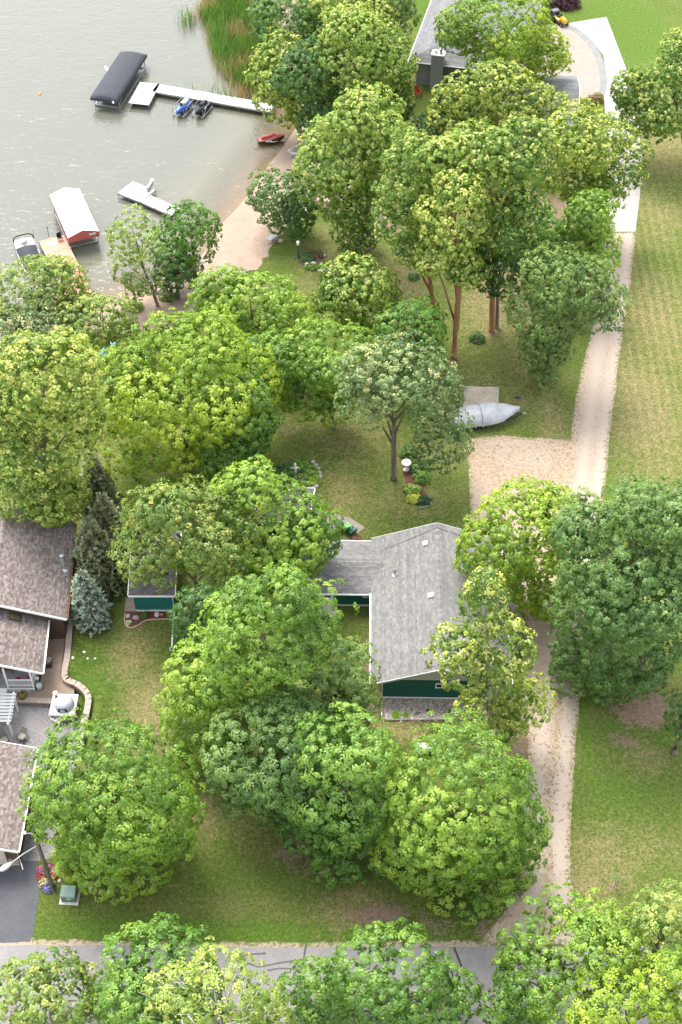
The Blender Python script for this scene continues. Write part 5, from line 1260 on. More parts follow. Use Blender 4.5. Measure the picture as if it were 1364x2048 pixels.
def make_tree(name, label, cat, base, lobes, pal, seed, leaf=.26, clump=.48, per=22, dens=1.0, trunk_r=.22, bark=None, bough=.27, bract_size=.2, limbs=9, group=None,
              gap=.10, inner=True, lean=None, flat=.8, jit=.34, low=-.55, trunk_top=None, parent_col=None):
    rng = np.random.default_rng(seed); bz = base.z
    root = empty(name, base, label, cat, group)
    pal_ = PALS[pal] if isinstance(pal, str) else pal
    B = np.array(base); boughs = []; brad = []
    for (c, r3) in lobes:
        c = np.array(c) - B; r3 = np.array(r3); R = r3.mean()
        rb0 = max(.6, min(2.0, bough * R + .38)); nb = int(np.clip(8.0 * (R / rb0) ** 2 * .62, 6, 130))
        d = fib(nb, rng); d = unit(d + rng.normal(0, .22, d.shape)); d = d[d[:, 2] > low - rng.random(len(d)) * .3]
        k = rng.uniform(.74, 1.08, len(d)); rb = rb0 * rng.uniform(.65, 1.3, len(d)); far_ = rng.random(len(d)) < .16; k[far_] = 1.2; rb[far_] = rb0 * .55
        boughs.append(c + d * (r3 - rb0 * .62).clip(.2) * k[:, None]); brad.append(rb)
        boughs.append(c[None] + rng.normal(0, .3, (5, 3)) * r3); brad.append(np.full(5, rb0))
    bc = np.vstack(boughs); br = np.concatenate(brad)
    lc = np.array([np.array(c) - B for c, _ in lobes]); lr = np.array([r for _, r in lobes], float)
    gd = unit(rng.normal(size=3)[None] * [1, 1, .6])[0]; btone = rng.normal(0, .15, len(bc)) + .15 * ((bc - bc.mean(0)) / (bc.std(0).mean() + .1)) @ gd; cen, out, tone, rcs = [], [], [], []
    zmin, zmax = (lc[:, 2] - lr[:, 2]).min(), (lc[:, 2] + lr[:, 2]).max()
    for i in range(len(bc)):
        j = np.argmin((((bc[i] - lc) / lr) ** 2).sum(1)); od = unit(((bc[i] - lc[j]) / lr[j] ** 1.4)[None])[0]
        ax = unit((od * .9 + np.array([0, 0, .55]))[None])[0]
        n = int(dens * 4 * math.pi * br[i] ** 2 * .62 / (clump ** 2 * 2.1)) + 2
        d = fib(n, rng); d = unit(d + rng.normal(0, .16, d.shape)); d = d[(d @ ax) > .04]
        p = bc[i] + d * br[i] * np.array([1, 1, .85]) * np.where(rng.random(len(d)) < .13, rng.uniform(1.12, 1.36, len(d)), rng.uniform(.80, 1.1, len(d)))[:, None]
        keep = rng.random(len(p)) > gap
        q = ((p[:, None, :] - bc[None]) / (br[None, :, None] * .80)) ** 2
        deep = (q.sum(2) < 1); deep[:, i] = False
        keep &= ~(deep.any(1) & (rng.random(len(p)) < .85))
        keep &= p[:, 2] + bz > zg(base.x, base.y) + .4
        if od[1] > .35 and od[2] < .25: keep &= rng.random(len(p)) > .55
        p, d = p[keep], d[keep]
        cen.append(p); out.append(unit(d * .8 + od * .35 + np.array([0, 0, .25]))); rcs.append(clump * rng.uniform(.6, 1.45, len(p)))
        tone.append(.46 + btone[i] + rng.normal(0, .11, len(p)))
    cen = np.vstack(cen); out = np.vstack(out); tone = np.concatenate(tone); rcs = np.concatenate(rcs)
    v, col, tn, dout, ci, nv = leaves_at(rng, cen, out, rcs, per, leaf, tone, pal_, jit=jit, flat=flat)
    pa = pal_[4]; accb = rng.random(len(bc)); 
    hi = np.clip((cen[:, 2] - zmin) / (zmax - zmin), 0, 1); clump_acc = np.where(rng.random(len(cen)) < pa * (.45 + 1.1 * hi), .72 if pa > .03 else .22, .05 * (pa > .03) + .006 + pa * .25)
    acc = (rng.random(len(col)) < clump_acc[ci]) & (dout > -.05)
    col = np.where(acc[:, None], np.array(pal_[3]) * rng.uniform(.75, 1.15, (len(col), 1)), col)
    col *= rng.uniform(.88, 1.12, (len(col), 1))
    V = [v]; C = [col]; NV = [nv]
    if inner:                                        # larger leaves deep inside, darker tone paints in the crown's shade
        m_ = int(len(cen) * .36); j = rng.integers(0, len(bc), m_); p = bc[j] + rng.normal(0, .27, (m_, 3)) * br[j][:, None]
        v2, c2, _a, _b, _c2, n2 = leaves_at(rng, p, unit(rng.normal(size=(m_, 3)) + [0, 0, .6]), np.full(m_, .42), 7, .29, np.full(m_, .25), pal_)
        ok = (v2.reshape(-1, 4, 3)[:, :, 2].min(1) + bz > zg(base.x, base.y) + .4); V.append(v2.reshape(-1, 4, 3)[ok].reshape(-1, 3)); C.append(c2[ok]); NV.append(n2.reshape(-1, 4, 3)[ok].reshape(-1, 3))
    v = np.vstack(V); col = np.vstack(C)
    # trunk and limbs
    lc0 = lc[0]; top = np.array(trunk_top) - B if trunk_top is not None else np.array([lc0[0], lc0[1], lc0[2] + lr[0, 2] * .35]); mid = top * .5 + np.array([rng.normal(0, .15), rng.normal(0, .15), 0]) + (np.array(lean) if lean is not None else 0)
    P0 = [np.array([0, 0, -.15]), np.array([0, 0, .25]), top * .22 + (np.array(lean) * .7 if lean is not None else 0), mid, top * .78, top]
    mb = MB(); mb.tube(P0, [trunk_r * 1.55, trunk_r * 1.12, trunk_r, trunk_r * .8, trunk_r * .5, trunk_r * .15], 9)
    order = rng.permutation(len(bc))[:limbs]
    for i in order:
        t = np.clip(.35 + .5 * (bc[i][2] - lc0[2] + lr[0, 2]) / (2 * lr[0, 2]), .3, .85) * rng.uniform(.8, 1); t = min(t, .88)
        a = np.array([np.interp(t, [0, .25, .5, .78, 1], [q[k] for q in (P0[0], P0[2], P0[3], P0[4], P0[5])]) for k in range(3)])
        if bc[i][2] < a[2]: a = a * np.array([1, 1, 1]) ; a[2] = max(bc[i][2] - .5, .8)
        m2 = a * .5 + bc[i] * .5 + np.array([0, 0, .12 * np.linalg.norm(bc[i] - a)]) * rng.uniform(.2, 1) ; e = bc[i] + unit((bc[i] - a)[None])[0] * br[i] * .5
        mb.tube([a, m2, e], [trunk_r * .42, trunk_r * .26, trunk_r * .06], 6)
    mb.build('trunk', bark or BARK, root, smooth=True)
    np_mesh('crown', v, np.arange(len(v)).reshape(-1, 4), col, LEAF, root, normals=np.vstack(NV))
    TRI.append((name, label, len(v) // 2))
    return root, bc, br
TRI = []
def px_lobes(lobes, hc, base_px=None, asp=.95, ry=None):
    """lobes as seen: (x, y, half width, half height[, metres nearer]) in photograph pixels; hc = height of the first one's middle"""
    g = at(lobes[0][0], lobes[0][1], hc); base = on(*base_px) if base_px else Vector((g.x, g.y, zg(g.x, g.y)))
    Y = base.y if base_px else g.y; out = []
    for l in lobes:
        c = at_y(l[0], l[1], Y - (l[4] if len(l) > 4 else 0)); k = ppm(c); R = l[2] / k; bh = l[3] / k
        a = math.atan2(CAM_H - c.z, c.y); Ry = R * asp; q = bh * bh - (Ry * math.sin(a)) ** 2
        Rv = math.sqrt(max(q, 0)) / math.cos(a); Rv = min(max(Rv, .5 * R), 1.8 * R)
        if math.sqrt((Ry * math.sin(a)) ** 2 + (Rv * math.cos(a)) ** 2) > bh * 1.08: Ry = max(.5 * R, math.sqrt(max(bh * bh - (Rv * math.cos(a)) ** 2, .01)) / math.sin(a))
        out.append(((c.x, c.y, c.z), (R, Ry, Rv)))
    return base, out
_seed = [100]
def T(label, lobes, hc, pal, kind='maple', base=None, **k):
    _seed[0] += 1
    b, L = px_lobes(lobes, hc, base)
    nm = {'maple': 'maple_tree', 'linden': 'linden_tree', 'ash': 'ash_tree', 'birch': 'birch_tree', 'shrub': 'shrub'}[kind]
    o = dict(leaf=.170, clump=.36, per=28)
    if kind == 'linden': o.update(leaf=.20, clump=.33, per=18, gap=.10, bough=.22, jit=.34)
    if kind == 'ash': o.update(leaf=.165, clump=.35, per=23, gap=.12, bough=.24, jit=.45)
    if kind == 'birch': o.update(leaf=.16, clump=.35, per=22, gap=.15, bough=.24, jit=.5, bark=BARKP)
    q = ppm(b) / 24.0; o['leaf'] *= .90 * q ** -.75; o['per'] = int(o['per'] * 1.12 * q ** 1.25)
    o.update(k)
    return make_tree(nm, label, 'tree' if kind != 'shrub' else 'shrub', b, L, pal, _seed[0], **o)

# --- front row by the road
T('small round olive tree at the bottom left corner overhanging the road', [(88,1990,95,88)], 4.5, 'olive', 'linden')
T('medium green maple by the road behind the pale feathery birch', [(325,1955,118,108),(245,2005,65,65)], 7, 'green')
birch = T('pale yellow green birch with bare white twigs at the bottom edge', [(435,2020,105,105),(360,2010,60,70),(520,2040,55,60)], 7.5, 'pale', 'birch', dens=.8)
T('dense two toned maple at the bottom centre covering the road', [(775,1945,112,90),(640,1990,66,66),(720,2030,110,60),(885,1995,68,66)], 7, 'green')
T('light green maple covering the road right of the gravel drive mouth', [(1130,1920,135,112),(1060,1950,70,60),(1200,1880,80,70)], 7, 'bright')
T('duller grey green tree at the right edge above the bright corner maple', [(1315,1885,80,95)], 7.5, 'olive', 'ash')
T('bright yellow green maple in the bottom right corner', [(1262,2020,125,85),(1340,1990,60,70)], 8.5, 'lime')
T('low green sprig tree at the bottom edge between two road maples', [(1012,2056,72,50)], 3.5, 'green')
T('tiny tuft of green twig tips hanging over the road asphalt', [(1002,1996,20,17)], 5.5, 'green', limbs=2, base=(1025,2075), trunk_r=.06)
# --- lawn maples
T('round dense green maple beside the utility pole and transformer box', [(232,1575,142,135),(222,1690,106,105),(300,1640,88,110),(145,1590,86,88)], 6.5, 'bright', base=(235,1720), trunk_r=.28)
T('large yellow green maple in front of the house beside the gravel drive', [(915,1600,140,140),(980,1660,98,130),(840,1690,75,95),(940,1740,100,90)], 6.5, 'bright', base=(905,1745), trunk_r=.3)
T('half turned maple with yellow tipped leaves between the bluish and bright front maples', [(690,1570,112,115),(650,1640,85,75),(720,1680,95,85),(690,1490,85,70)], 6.5, 'green', base=(690,1690))
T('bluish dull green maple with knobbly foliage left of the yellow tipped one', [(545,1510,115,110),(500,1560,75,75),(590,1590,70,75)], 6.5, 'blue', base=(545,1640))
T('tall bright maple left of the house filling the gap below the wing', [(530,1265,118,110),(450,1360,105,100),(410,1450,75,90),(575,1190,65,60)], 8.5, 'bright', base=(480,1500), trunk_r=.3)
T('grey green rounded maple touching the left eave of the house', [(645,1360,98,100),(690,1400,55,80),(600,1440,70,60)], 7, 'dull', base=(640,1480))
T('dark narrow tree tucked beside the right end of the teal shed', [(405,1235,48,85),(385,1280,26,50)], 5, 'dark', base=(385,1330))
T('spreading honey coloured ash above the teal shed', [(385,1050,135,88),(295,1105,64,74),(455,1110,80,70),(330,1010,70,45)], 8, 'olive', 'ash', base=(395,1205))
T('light green maple overhanging the wing roof and garden patio', [(540,1055,102,92),(612,1080,54,68),(498,972,58,52),(520,1130,60,50)], 7.5, 'bright', base=(545,1170))
T('big domed lime maple in the left centre of the yard', [(370,760,160,130),(330,850,130,120),(450,850,85,110),(270,770,68,80),(400,690,90,65)], 9.0, 'lime', base=(370,935), trunk_r=.32)
T('leafy green maple skirt between the lime dome and the shady lawn', [(490,830,55,80),(470,900,60,60)], 5, 'green', base=(470,975))
T('tall yellow flowering linden above the brown house roof', [(95,760,105,100),(80,870,110,85),(75,960,85,80),(115,1000,50,60),(30,830,60,90),(160,830,55,60)], 9.5, 'lindeny', 'linden', base=(80,1080), trunk_r=.3)
T('pale green tree at the left shore hiding the end of the red dock', [(80,580,88,64),(120,560,48,42),(150,610,40,40)], 6, 'olive', 'ash', base=(80,665))
T('bluish willow like tree on the left frame edge by the shore', [(70,650,75,50),(20,690,45,40)], 5, 'grey', 'ash', base=(60,715))
T('thin dark tree with visible trunk over the teal rowing boat', [(190,640,66,55),(240,660,35,40)], 4.5, 'olive', 'ash', base=(228,712), dens=.95, gap=.2)
dead = T('half dead shore tree with bare grey branches and yellowing leaves', [(265,470,42,52),(290,560,40,36),(255,540,25,50)], 5.5, 'olive', 'ash', base=(315,612), dens=.8, inner=False, gap=.2, limbs=6, trunk_r=.16)
T('airy young shore tree standing alone on the sand', [(385,465,48,58),(340,500,36,52),(372,530,30,30)], 5, 'green', 'ash', base=(391,570), dens=1.0, gap=.15)
T('dark green narrow tree behind the dead shore tree', [(352,545,30,50)], 3.5, 'dark', base=(357,598))
T('flat topped bright maple beside the beach', [(500,610,105,62),(560,660,80,55),(440,580,55,40),(480,690,55,50)], 7.5, 'bright', base=(520,740))
T('layered maple over the shady lawn with drooping right hand boughs', [(650,705,92,65),(600,770,45,85),(665,790,38,100),(560,720,55,50),(500,740,50,70)], 7, 'bright', base=(665,855), bough=.22)
T('half bare linden with white twigs by the round stone flower bed', [(715,570,68,58),(740,620,62,60),(680,600,40,50)], 7, 'linden', 'linden', base=(735,715))
T('deep green maple behind the grey leaved ash', [(820,655,66,60),(833,705,46,52)], 5.5, 'green', base=(855,775))
T('grey green ash with bare lower branches on the shady lawn', [(790,745,108,72),(740,790,62,62),(860,780,58,65),(880,880,58,60)], 9.0, 'grey', 'ash', base=(787,958), trunk_r=.25, dens=.85, limbs=14, low=-.35)
# --- tall lindens in the middle and right
T('linden by the stone pile with yellow blossom on its upper boughs', [(735,240,72,60),(690,310,85,75),(770,300,62,85),(640,350,50,60),(700,400,55,60),(710,470,38,50)], 11, 'linden', 'linden', base=(738,500), trunk_r=.26)
T('low bushy tree between beach and stone pile', [(560,400,62,58),(590,430,42,40)], 4, 'dark', base=(582,470))
T('yellow tipped linden left of the orange trunks', [(830,360,62,85),(800,440,52,55),(880,330,55,60),(835,490,45,45)], 12, 'linden', 'linden', base=(872,660), trunk_r=.24, bark=BARKO)
T('linden with a tall curved orange trunk', [(905,435,66,66),(890,515,56,46),(920,380,45,40),(930,540,40,34)], 12, 'lindeny', 'linden', base=(907,715), trunk_r=.32, bark=BARKO, lean=(.35, 0, 0), limbs=7)
T('linden growing out of a pair of straight orange trunks', [(990,370,78,70),(1040,300,75,60),(950,310,65,60),(1010,450,65,65),(1050,420,40,60)], 13, 'linden', 'linden', base=(983,662), trunk_r=.28, bark=BARKO)
T('dark trunked linden beside the straight orange trunks', [(1000,530,60,48),(950,490,35,40)], 9, 'dark', 'linden', base=(993,655), trunk_r=.2)
T('pale blossoming linden leaning over the concrete drive', [(1170,270,85,60),(1130,330,70,65),(1225,330,62,55),(1180,380,60,40)], 11, 'lindeny', 'linden', base=(1130,480), trunk_r=.26, dens=.85)
T('yellow green bushy tree at the concrete drive end', [(1180,430,45,42),(1195,500,38,55),(1160,480,40,40)], 8, 'bright', base=(1185,610))
T('ash with an ivy wrapped trunk reaching over the gravel drive', [(1140,565,85,62),(1080,620,70,55),(1190,610,62,60),(1110,540,60,45),(1090,690,42,62),(1085,740,22,28)], 9, 'dull', 'ash', base=(1088,765), trunk_r=.28, limbs=10)
T('orange stemmed young tree behind the pair of straight trunks', [(1055,500,50,60),(1080,460,45,45)], 7.5, 'green', base=(1003,600), bark=BARKO, trunk_r=.16)
# --- the stand around the grey house
T('yellow topped linden at the shore end of the white dock', [(570,140,62,66),(560,200,48,55),(620,180,48,70)], 9, 'lindeny', 'linden', base=(600,275))
T('very dark green tree at the water edge behind the red jet ski', [(645,230,52,55),(620,150,60,60)], 6.5, 'dark', base=(650,300))
T('tall linden in the thick of the stand by the grey house', [(725,110,82,72),(770,140,52,65),(700,60,60,45),(740,190,70,50),(795,205,28,40)], 11, 'linden', 'linden', base=(745,295))
T('dark maple with a few orange leaves beside the reeds', [(570,35,68,55),(640,70,52,55)], 9, 'dark', base=(585,140))
T('lemon coloured linden at the top edge of the picture', [(690,0,65,42),(740,20,50,40)], 12, 'lindeny', 'linden')
T('bluish maple against the left wall side of the grey house', [(783,45,42,60),(770,-10,46,40)], 9, 'dull', base=(800,165))
T('feathery yellow green tree in front of the grey house roof', [(998,50,98,70),(1020,120,92,45),(1085,110,52,48),(920,65,42,50)], 10, 'lime', 'ash', base=(1010,215), dens=1.15)
T('pale flowering tree below the feathery one by the grey roof wing', [(985,185,112,52),(930,220,70,45),(1060,210,70,45),(1000,240,90,40)], 9, 'lindeny', 'linden', base=(985,330))
T('mid green underplanted maple in the shade below the grey house', [(870,270,55,45),(900,230,40,35)], 5, 'dark', base=(875,330))
T('dark spreading tree over the right frame edge by the concrete drive', [(1340,195,88,68),(1290,235,55,52),(1372,125,62,50),(1262,180,32,40)], 7, 'linden', 'linden', base=(1375,320), dens=.9)
# --- right hand side
T('enormous dark maple on the right edge beyond the gravel drive', [(1265,1100,140,120),(1240,1240,135,130),(1320,1200,90,140),(1190,1330,85,70),(1330,1020,80,65),(1170,1060,55,60),(1260,1360,80,50),(1275,1190,110,95,3.0)], 7.5, 'blue', base=(1275,1345), trunk_r=.4, low=-.8)
T('yellow green maple at the back right corner of the house', [(1045,1060,108,92),(1090,1150,72,80),(990,1110,62,70),(1100,1215,50,45),(1110,1030,55,50)], 6.5, 'lime', base=(1075,1210))
T('leaf fringe of another maple entering at the right edge', [(1372,1430,28,52)], 5, 'blue')
T('golden flowering linden standing over the house roof corner', [(965,1215,44,52),(910,1290,52,42),(1000,1290,62,55),(960,1350,75,45),(1040,1400,55,52),(980,1430,70,50),(970,1165,24,24)], 8.0, 'lindeny', 'linden', base=(985,1490), dens=.85, inner=True, limbs=14, bark=BARKP)
# bare grey branches of the half dead tree
def bare(root, start, dirs, L, r, seed, m, depth=4):
    rng = np.random.default_rng(seed); mb = MB()
    def go(p, d, L, r, k):
        pts = [p]; q = p
        for i in range(3):
            d = unit((d + rng.normal(0, .22, 3))[None])[0]; q = q + d * L / 3; pts.append(q)
        mb.tube(pts, [r, r * .85, r * .7, r * .5], 5, cap=False)
        if k > 0:
            for j in range(rng.integers(2, 4)): go(pts[rng.integers(1, 4)], unit((d + rng.normal(0, .65, 3) + [0, 0, .12])[None])[0], L * rng.uniform(.5, .75), max(r * .55, .012), k - 1)
    for d in dirs: go(np.array(start, float), unit(np.array(d, float)[None])[0], L * rng.uniform(.8, 1.2), r, depth)
    return mb.build('bare_branch', m, root)
DEADW = mat('dead_wood', (.44, .40, .35), (.30, .27, .235), 6, .9, .3)
bare(dead[0], (0, 0, 1.5), [(-.5, 0, 1), (.2, -.2, 1), (.6, .1, .8), (-1, -.2, .7), (0, .3, 1), (1, -.3, .5)], 3.0, .11, 4, DEADW, 3)

bb = birch[1]; _o = np.random.default_rng(8).permutation(len(bb))[:16]
_mb = MB(); _r = np.random.default_rng(9)
for _i in _o:
    for _k in range(3):
        p = bb[_i] + _r.normal(0, .3, 3); d_ = unit((bb[_i] * [1, 1, 0] + _r.normal(0, 1.2, 3) + [0, 0, 2.5])[None])[0]
        _mb.tube([p - d_ * .8, p + d_ * .5 + _r.normal(0, .08, 3), p + d_ * 1.5 + _r.normal(0, .15, 3)], [.035, .028, .01], 4, cap=False)
_mb.build('bare_twig', mat('birch_twig', (.62, .58, .50), (.45, .42, .36), 6), birch[0])
# --- spruces
def spruce(label, apex, base_px, rad, pal, seed, h=None):
    base = on(*base_px); Y = base.y; ap = at_y(apex[0], apex[1], Y); Hh = ap.z - base.z; rng = np.random.default_rng(seed)
    root = empty('spruce_tree', base, label, 'tree'); cen, out, tone, ax = [], [], [], []
    nl = int(Hh / .34); mb = MB(); mb.tube([(0, 0, -.1), (0, 0, Hh * .5), (0, 0, Hh)], [.2, .12, .02], 8)
    for k in range(nl):
        t = k / nl; z = .35 + t * (Hh - .5); R = rad * (1 - t) ** .8 * rng.uniform(.9, 1.08) + .12; nbr = max(4, int(9 * (1 - t) + 4)); a0 = rng.random() * 6
        for j in range(nbr):
            a = a0 + 2 * math.pi * j / nbr + rng.normal(0, .12); L = R * rng.uniform(.8, 1.08); d = np.array([math.cos(a), math.sin(a), 0])
            ns = max(2, int(L / .17))
            for s in range(ns):
                u = (s + .6) / ns; 
                if u < .3: continue
                p = d * L * u + np.array([0, 0, z - .28 * L * u * (1 - .5 * u) + rng.normal(0, .04)]); side = np.array([-d[1], d[0], 0]) * rng.normal(0, .16 * L * (.4 + u * .4))
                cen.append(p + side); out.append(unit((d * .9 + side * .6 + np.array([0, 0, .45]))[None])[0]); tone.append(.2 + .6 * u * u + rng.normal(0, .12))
            mb.tube([(0, 0, z), tuple(d * L * .9 + np.array([0, 0, z - .2 * L]))], [.03, .01], 4, cap=False)
    mb.build('trunk', BARK, root)
    cen, out, tone = map(np.array, (cen, out, tone)); per = 10; n = len(cen) * per; ci = np.repeat(np.arange(len(cen)), per)
    dirs = unit(out[ci] + rng.normal(0, .5, (n, 3))); L = .30 * rng.uniform(.7, 1.2, n)[:, None]; sd = unit(np.cross(dirs, np.array([0, 0, 1.]) + rng.normal(0, .45, (n, 3)))); p = cen[ci] + rng.normal(0, .05, (n, 3)); w = .05
    v = np.stack([p, p + dirs * L * .55 + sd * w * 1.6, p + dirs * L, p + dirs * L * .55 - sd * w * 1.6], 1).reshape(-1, 3)
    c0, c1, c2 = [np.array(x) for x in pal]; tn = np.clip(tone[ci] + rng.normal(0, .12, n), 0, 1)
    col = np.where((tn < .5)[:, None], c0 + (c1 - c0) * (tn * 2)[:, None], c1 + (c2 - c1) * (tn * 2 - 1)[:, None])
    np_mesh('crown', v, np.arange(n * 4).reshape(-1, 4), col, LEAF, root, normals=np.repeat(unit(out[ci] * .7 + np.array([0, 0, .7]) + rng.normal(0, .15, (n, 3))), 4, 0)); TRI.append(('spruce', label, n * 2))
SPB = ((.16,.18,.09), (.30,.38,.28), (.42,.52,.44)); SPG = ((.12,.125,.045), (.21,.245,.11), (.32,.37,.21)); SPD = ((.12,.13,.06), (.21,.25,.12), (.32,.37,.21))
spruce('pale blue spruce nearest the curved retaining wall', (178,1140), (182,1238), 1.65, SPB, 301)
spruce('olive green spruce just behind the pale blue one', (186,1032), (200,1166), 2.7, SPG, 302)
spruce('dark shaded spruce behind the olive one under the lime maple', (205,985), (222,1090), 2.2, SPD, 303)
spruce('darkest spruce deep in the shade between linden and lime maple', (192,900), (200,1010), 1.9, SPD, 304)

# ================================================================== shrubs, beds and small plants
def bush(name, label, q, rx, ry, h, pal, seed, leaf=.12, clump=.2, per=12, cat='shrub', group=None, dens=1.0):
    rng = np.random.default_rng(seed); root = None
    n = int(dens * 9 * max(1, (rx * ry) / .12) ** .8) + 6; d = fib(2 * n, rng); d = d[d[:, 2] > -.1]
    cen = d * np.array([rx, ry, h]) * rng.uniform(.55, 1.0, (len(d), 1)) * .85; cen[:, 2] = np.abs(cen[:, 2]) + .05
    v, col, _t, _d, _i, nv_ = leaves_at(rng, cen, unit(d + [0, 0, .5]), np.full(len(cen), clump), per, leaf, .5 + rng.normal(0, .18, len(cen)), pal if not isinstance(pal, str) else PALS[pal])
    v[:, 2] = np.maximum(v[:, 2], .01)
    pa = (PALS[pal] if isinstance(pal, str) else pal); acc = rng.random(len(col)) < pa[4]; col = np.where(acc[:, None], np.array(pa[3]), col)
    o = np_mesh(name, v, np.arange(len(v)).reshape(-1, 4), col, LEAF, normals=nv_); o.location = q
    return tag(o, label, cat, group)
PURP = ((.035,.012,.018), (.075,.028,.038), (.13,.055,.06), (.16,.08,.07), .06)
BRZ = ((.10,.075,.02), (.21,.17,.045), (.32,.27,.09), (.24,.08,.04), .2)
YELP = ((.20,.26,.02), (.38,.42,.035), (.55,.55,.08), (.6,.6,.1), .1)
LGT = ((.08,.16,.02), (.18,.30,.04), (.30,.42,.08), (.4,.45,.1), .05)
DKG = ((.012,.045,.016), (.03,.085,.03), (.06,.13,.05), (.08,.14,.06), .03)
bush('purple_shrub', 'dark purple leaved shrub behind the ride-on mower at the top edge', at(1132, 12), 2.1, 1.6, 2.4, PURP, 401, leaf=.2, clump=.35, dens=1.6)
bush('bronze_shrub', 'clipped bronze green shrub nearest the concrete drive', at(1193, 202), .95, .9, 1.2, BRZ, 402, dens=1.6)
bush('bronze_shrub', 'clipped bronze green shrub in the middle of the pair by the paver court', at(1180, 205), .8, .75, 1.0, BRZ, 403, dens=1.5)
bush('bronze_shrub', 'low golden shrub left of the bronze pair by the grey roof', at(1168, 215), .85, .8, .9, BRZ, 404, dens=1.5)
# stone bed with lamp post
sheet('flower_bed', W([(593,516),(600,503),(620,497),(642,505),(650,520),(656,533),(648,543),(628,545),(612,538),(600,528)]), MATS['soil'], .03, .3, rag=.05, smooth=1)
for i, (px, py, rx, ry, h, pl, lb) in enumerate(((617,519,.85,.7,.55,'dark','leafy green clump in the left of the stone bed'), (638,512,.7,.65,.5,((.03,.05,.015),(.07,.09,.03),(.13,.14,.05),(.45,.20,.14),.12),'dusky flower clump with pink blooms in the stone bed'), (621,508,.7,.4,.5,((.06,.04,.02),(.12,.09,.05),(.16,.16,.06),(.3,.12,.1),.1),'brownish clump along the top of the stone bed'),
        (626,536,1.0,.5,.35,'green','low green edging plant at the front of the stone bed'), (646,533,.5,.4,.3,'blue','bluish low plant at the right tip of the stone bed'), (607,512,.4,.4,.4,'dark','small plant at the foot of the lamp post'))):
    bush('bed_plant', lb, at(px, py), rx, ry, h, pl, 420 + i, cat='plant')
for i, (px, py, s, lb) in enumerate(((646,511,.3,'pinkish stone on the right of the round bed'), (627,528,.26,'pale stone in the middle of the round bed'), (614,529,.26,'flat pale stone left of middle in the round bed'), (646,539,.3,'white stone at the front of the round bed'), (640,542,.22,'small stone beside the white one in the round bed'))):
    mb = MB(); stone_mesh(mb, (0, 0, .05), s, r, (.50, .44, .40)); o = mb.build('edging_stone', STONEM, loc=at(px, py)); tag(o, lb, 'stone')
# long bed with bird bath
sheet('flower_bed', W([(803,908),(820,895),(840,900),(838,925),(846,960),(850,990),(860,1003),(850,1014),(832,1008),(814,985),(806,945)]), MATS['mulch'], .03, .3, rag=.05, smooth=1)
for i, (px, py, rx, ry, h, pl, lb) in enumerate(((819,912,1.0,.9,1.3,'dark','dark leafy shrub behind the bird bath'), (838,938,1.0,1.1,1.1,'dark','tall dark green shrub right of the bird bath'), (843,958,.8,.8,.9,'green','mid green shrub in the middle of the long bed'), (824,982,.85,.7,.75,LGT,'light green rounded plant near the front of the long bed'),
        (829,1000,.75,.5,.45,YELP,'bright yellow leaved plant at the front of the long bed'), (848,1003,.75,.65,.55,DKG,'dark blue green plant at the front tip of the long bed'))):
    bush('bed_plant', lb, at(px, py), rx, ry, h, pl, 440 + i, cat='plant', leaf=.16 if i != 4 else .24)
mb = MB(); pts_ = W([(838,1016),(856,1012),(864,1003),(856,994)]); mb.tube([Vector((p[0], p[1], .05)) for p in spline(pts_, 14)], .07, 6); o = mb.build('bed_edging', mat('edging_grey', (.25, .22, .20))); tag(o, 'short curved stone edging at the tip of the long bed', 'edging')
# oval bed with statue
sheet('flower_bed', W([(548,948),(560,930),(590,920),(622,928),(640,945),(638,965),(620,978),(570,978)]), MATS['soil'], .03, .4, rag=.06, smooth=1)
for i, (px, py, rx, ry, h, pl) in enumerate(((572,940,1.2,.7,.6,'dark'), (598,936,1.1,.7,.65,'green'), (622,945,.9,.8,.55,'green'), (566,957,1.0,.7,.6,'dark'), (601,962,1.1,.7,.6,'dull'), (626,964,.8,.6,.5,'lime'), (582,951,.8,.5,.5,'dark'), (612,972,.8,.4,.5,'olive'))):
    lb = ['dark leafy clump at the back left of the oval bed', 'fresh green clump behind the statue in the oval bed', 'green clump near the right stones of the oval bed', 'dark clump at the left of the oval bed', 'grey green clump in front of the statue', 'yellow green clump at the lower right of the oval bed', 'small dark clump beside the statue foot', 'olive clump at the front of the oval bed by the shed roof'][i]
    bush('bed_plant', lb, at(px, py), rx, ry, h, pl, 460 + i, cat='plant', leaf=.15)
bd = empty('stone_edging', at(632, 945), 'ring of grey stones edging the right side of the oval bed', 'edging')
for px, py in ((626,925),(632,931),(636,938),(639,946),(640,953),(639,960),(637,967),(632,973),(626,977),(618,980),(556,934),(550,941),(547,950)):
    mb = MB(); stone_mesh(mb, (0, 0, .05), .24, r, (.36, .33, .31)); o = mb.build('stone', STONEM, bd); o.location = at(px, py) - bd.location
# river-rock bed along the front of the green house
bedq = W([(766,1399),(930,1395),(992,1396),(996,1438),(940,1441),(800,1443),(768,1438)])
sheet('rock_bed', bedq, gravel_like('river_rock', (.12, .095, .08), (.27, .225, .205), (.46, .41, .39), 13, .9, 1.0), .03, .4, thick=.04)
_r2 = np.random.default_rng(12); lo, hi = bedq.min(0), bedq.max(0); Pp = _r2.uniform(lo, hi, (5200, 2)); Pp = Pp[inside(Pp, bedq)]; nn = len(Pp)
rad_ = _r2.uniform(.05, .11, nn); ang = _r2.random(nn) * 6; vs = []; bt_ = np.array([(.46,.40,.38),(.30,.26,.24),(.21,.18,.17),(.55,.50,.47),(.36,.28,.25)])[_r2.integers(0, 5, nn)]
ring = np.array([(math.cos(k * math.pi / 2.5), math.sin(k * math.pi / 2.5)) for k in range(5)]); VV = np.zeros((nn, 6, 3))
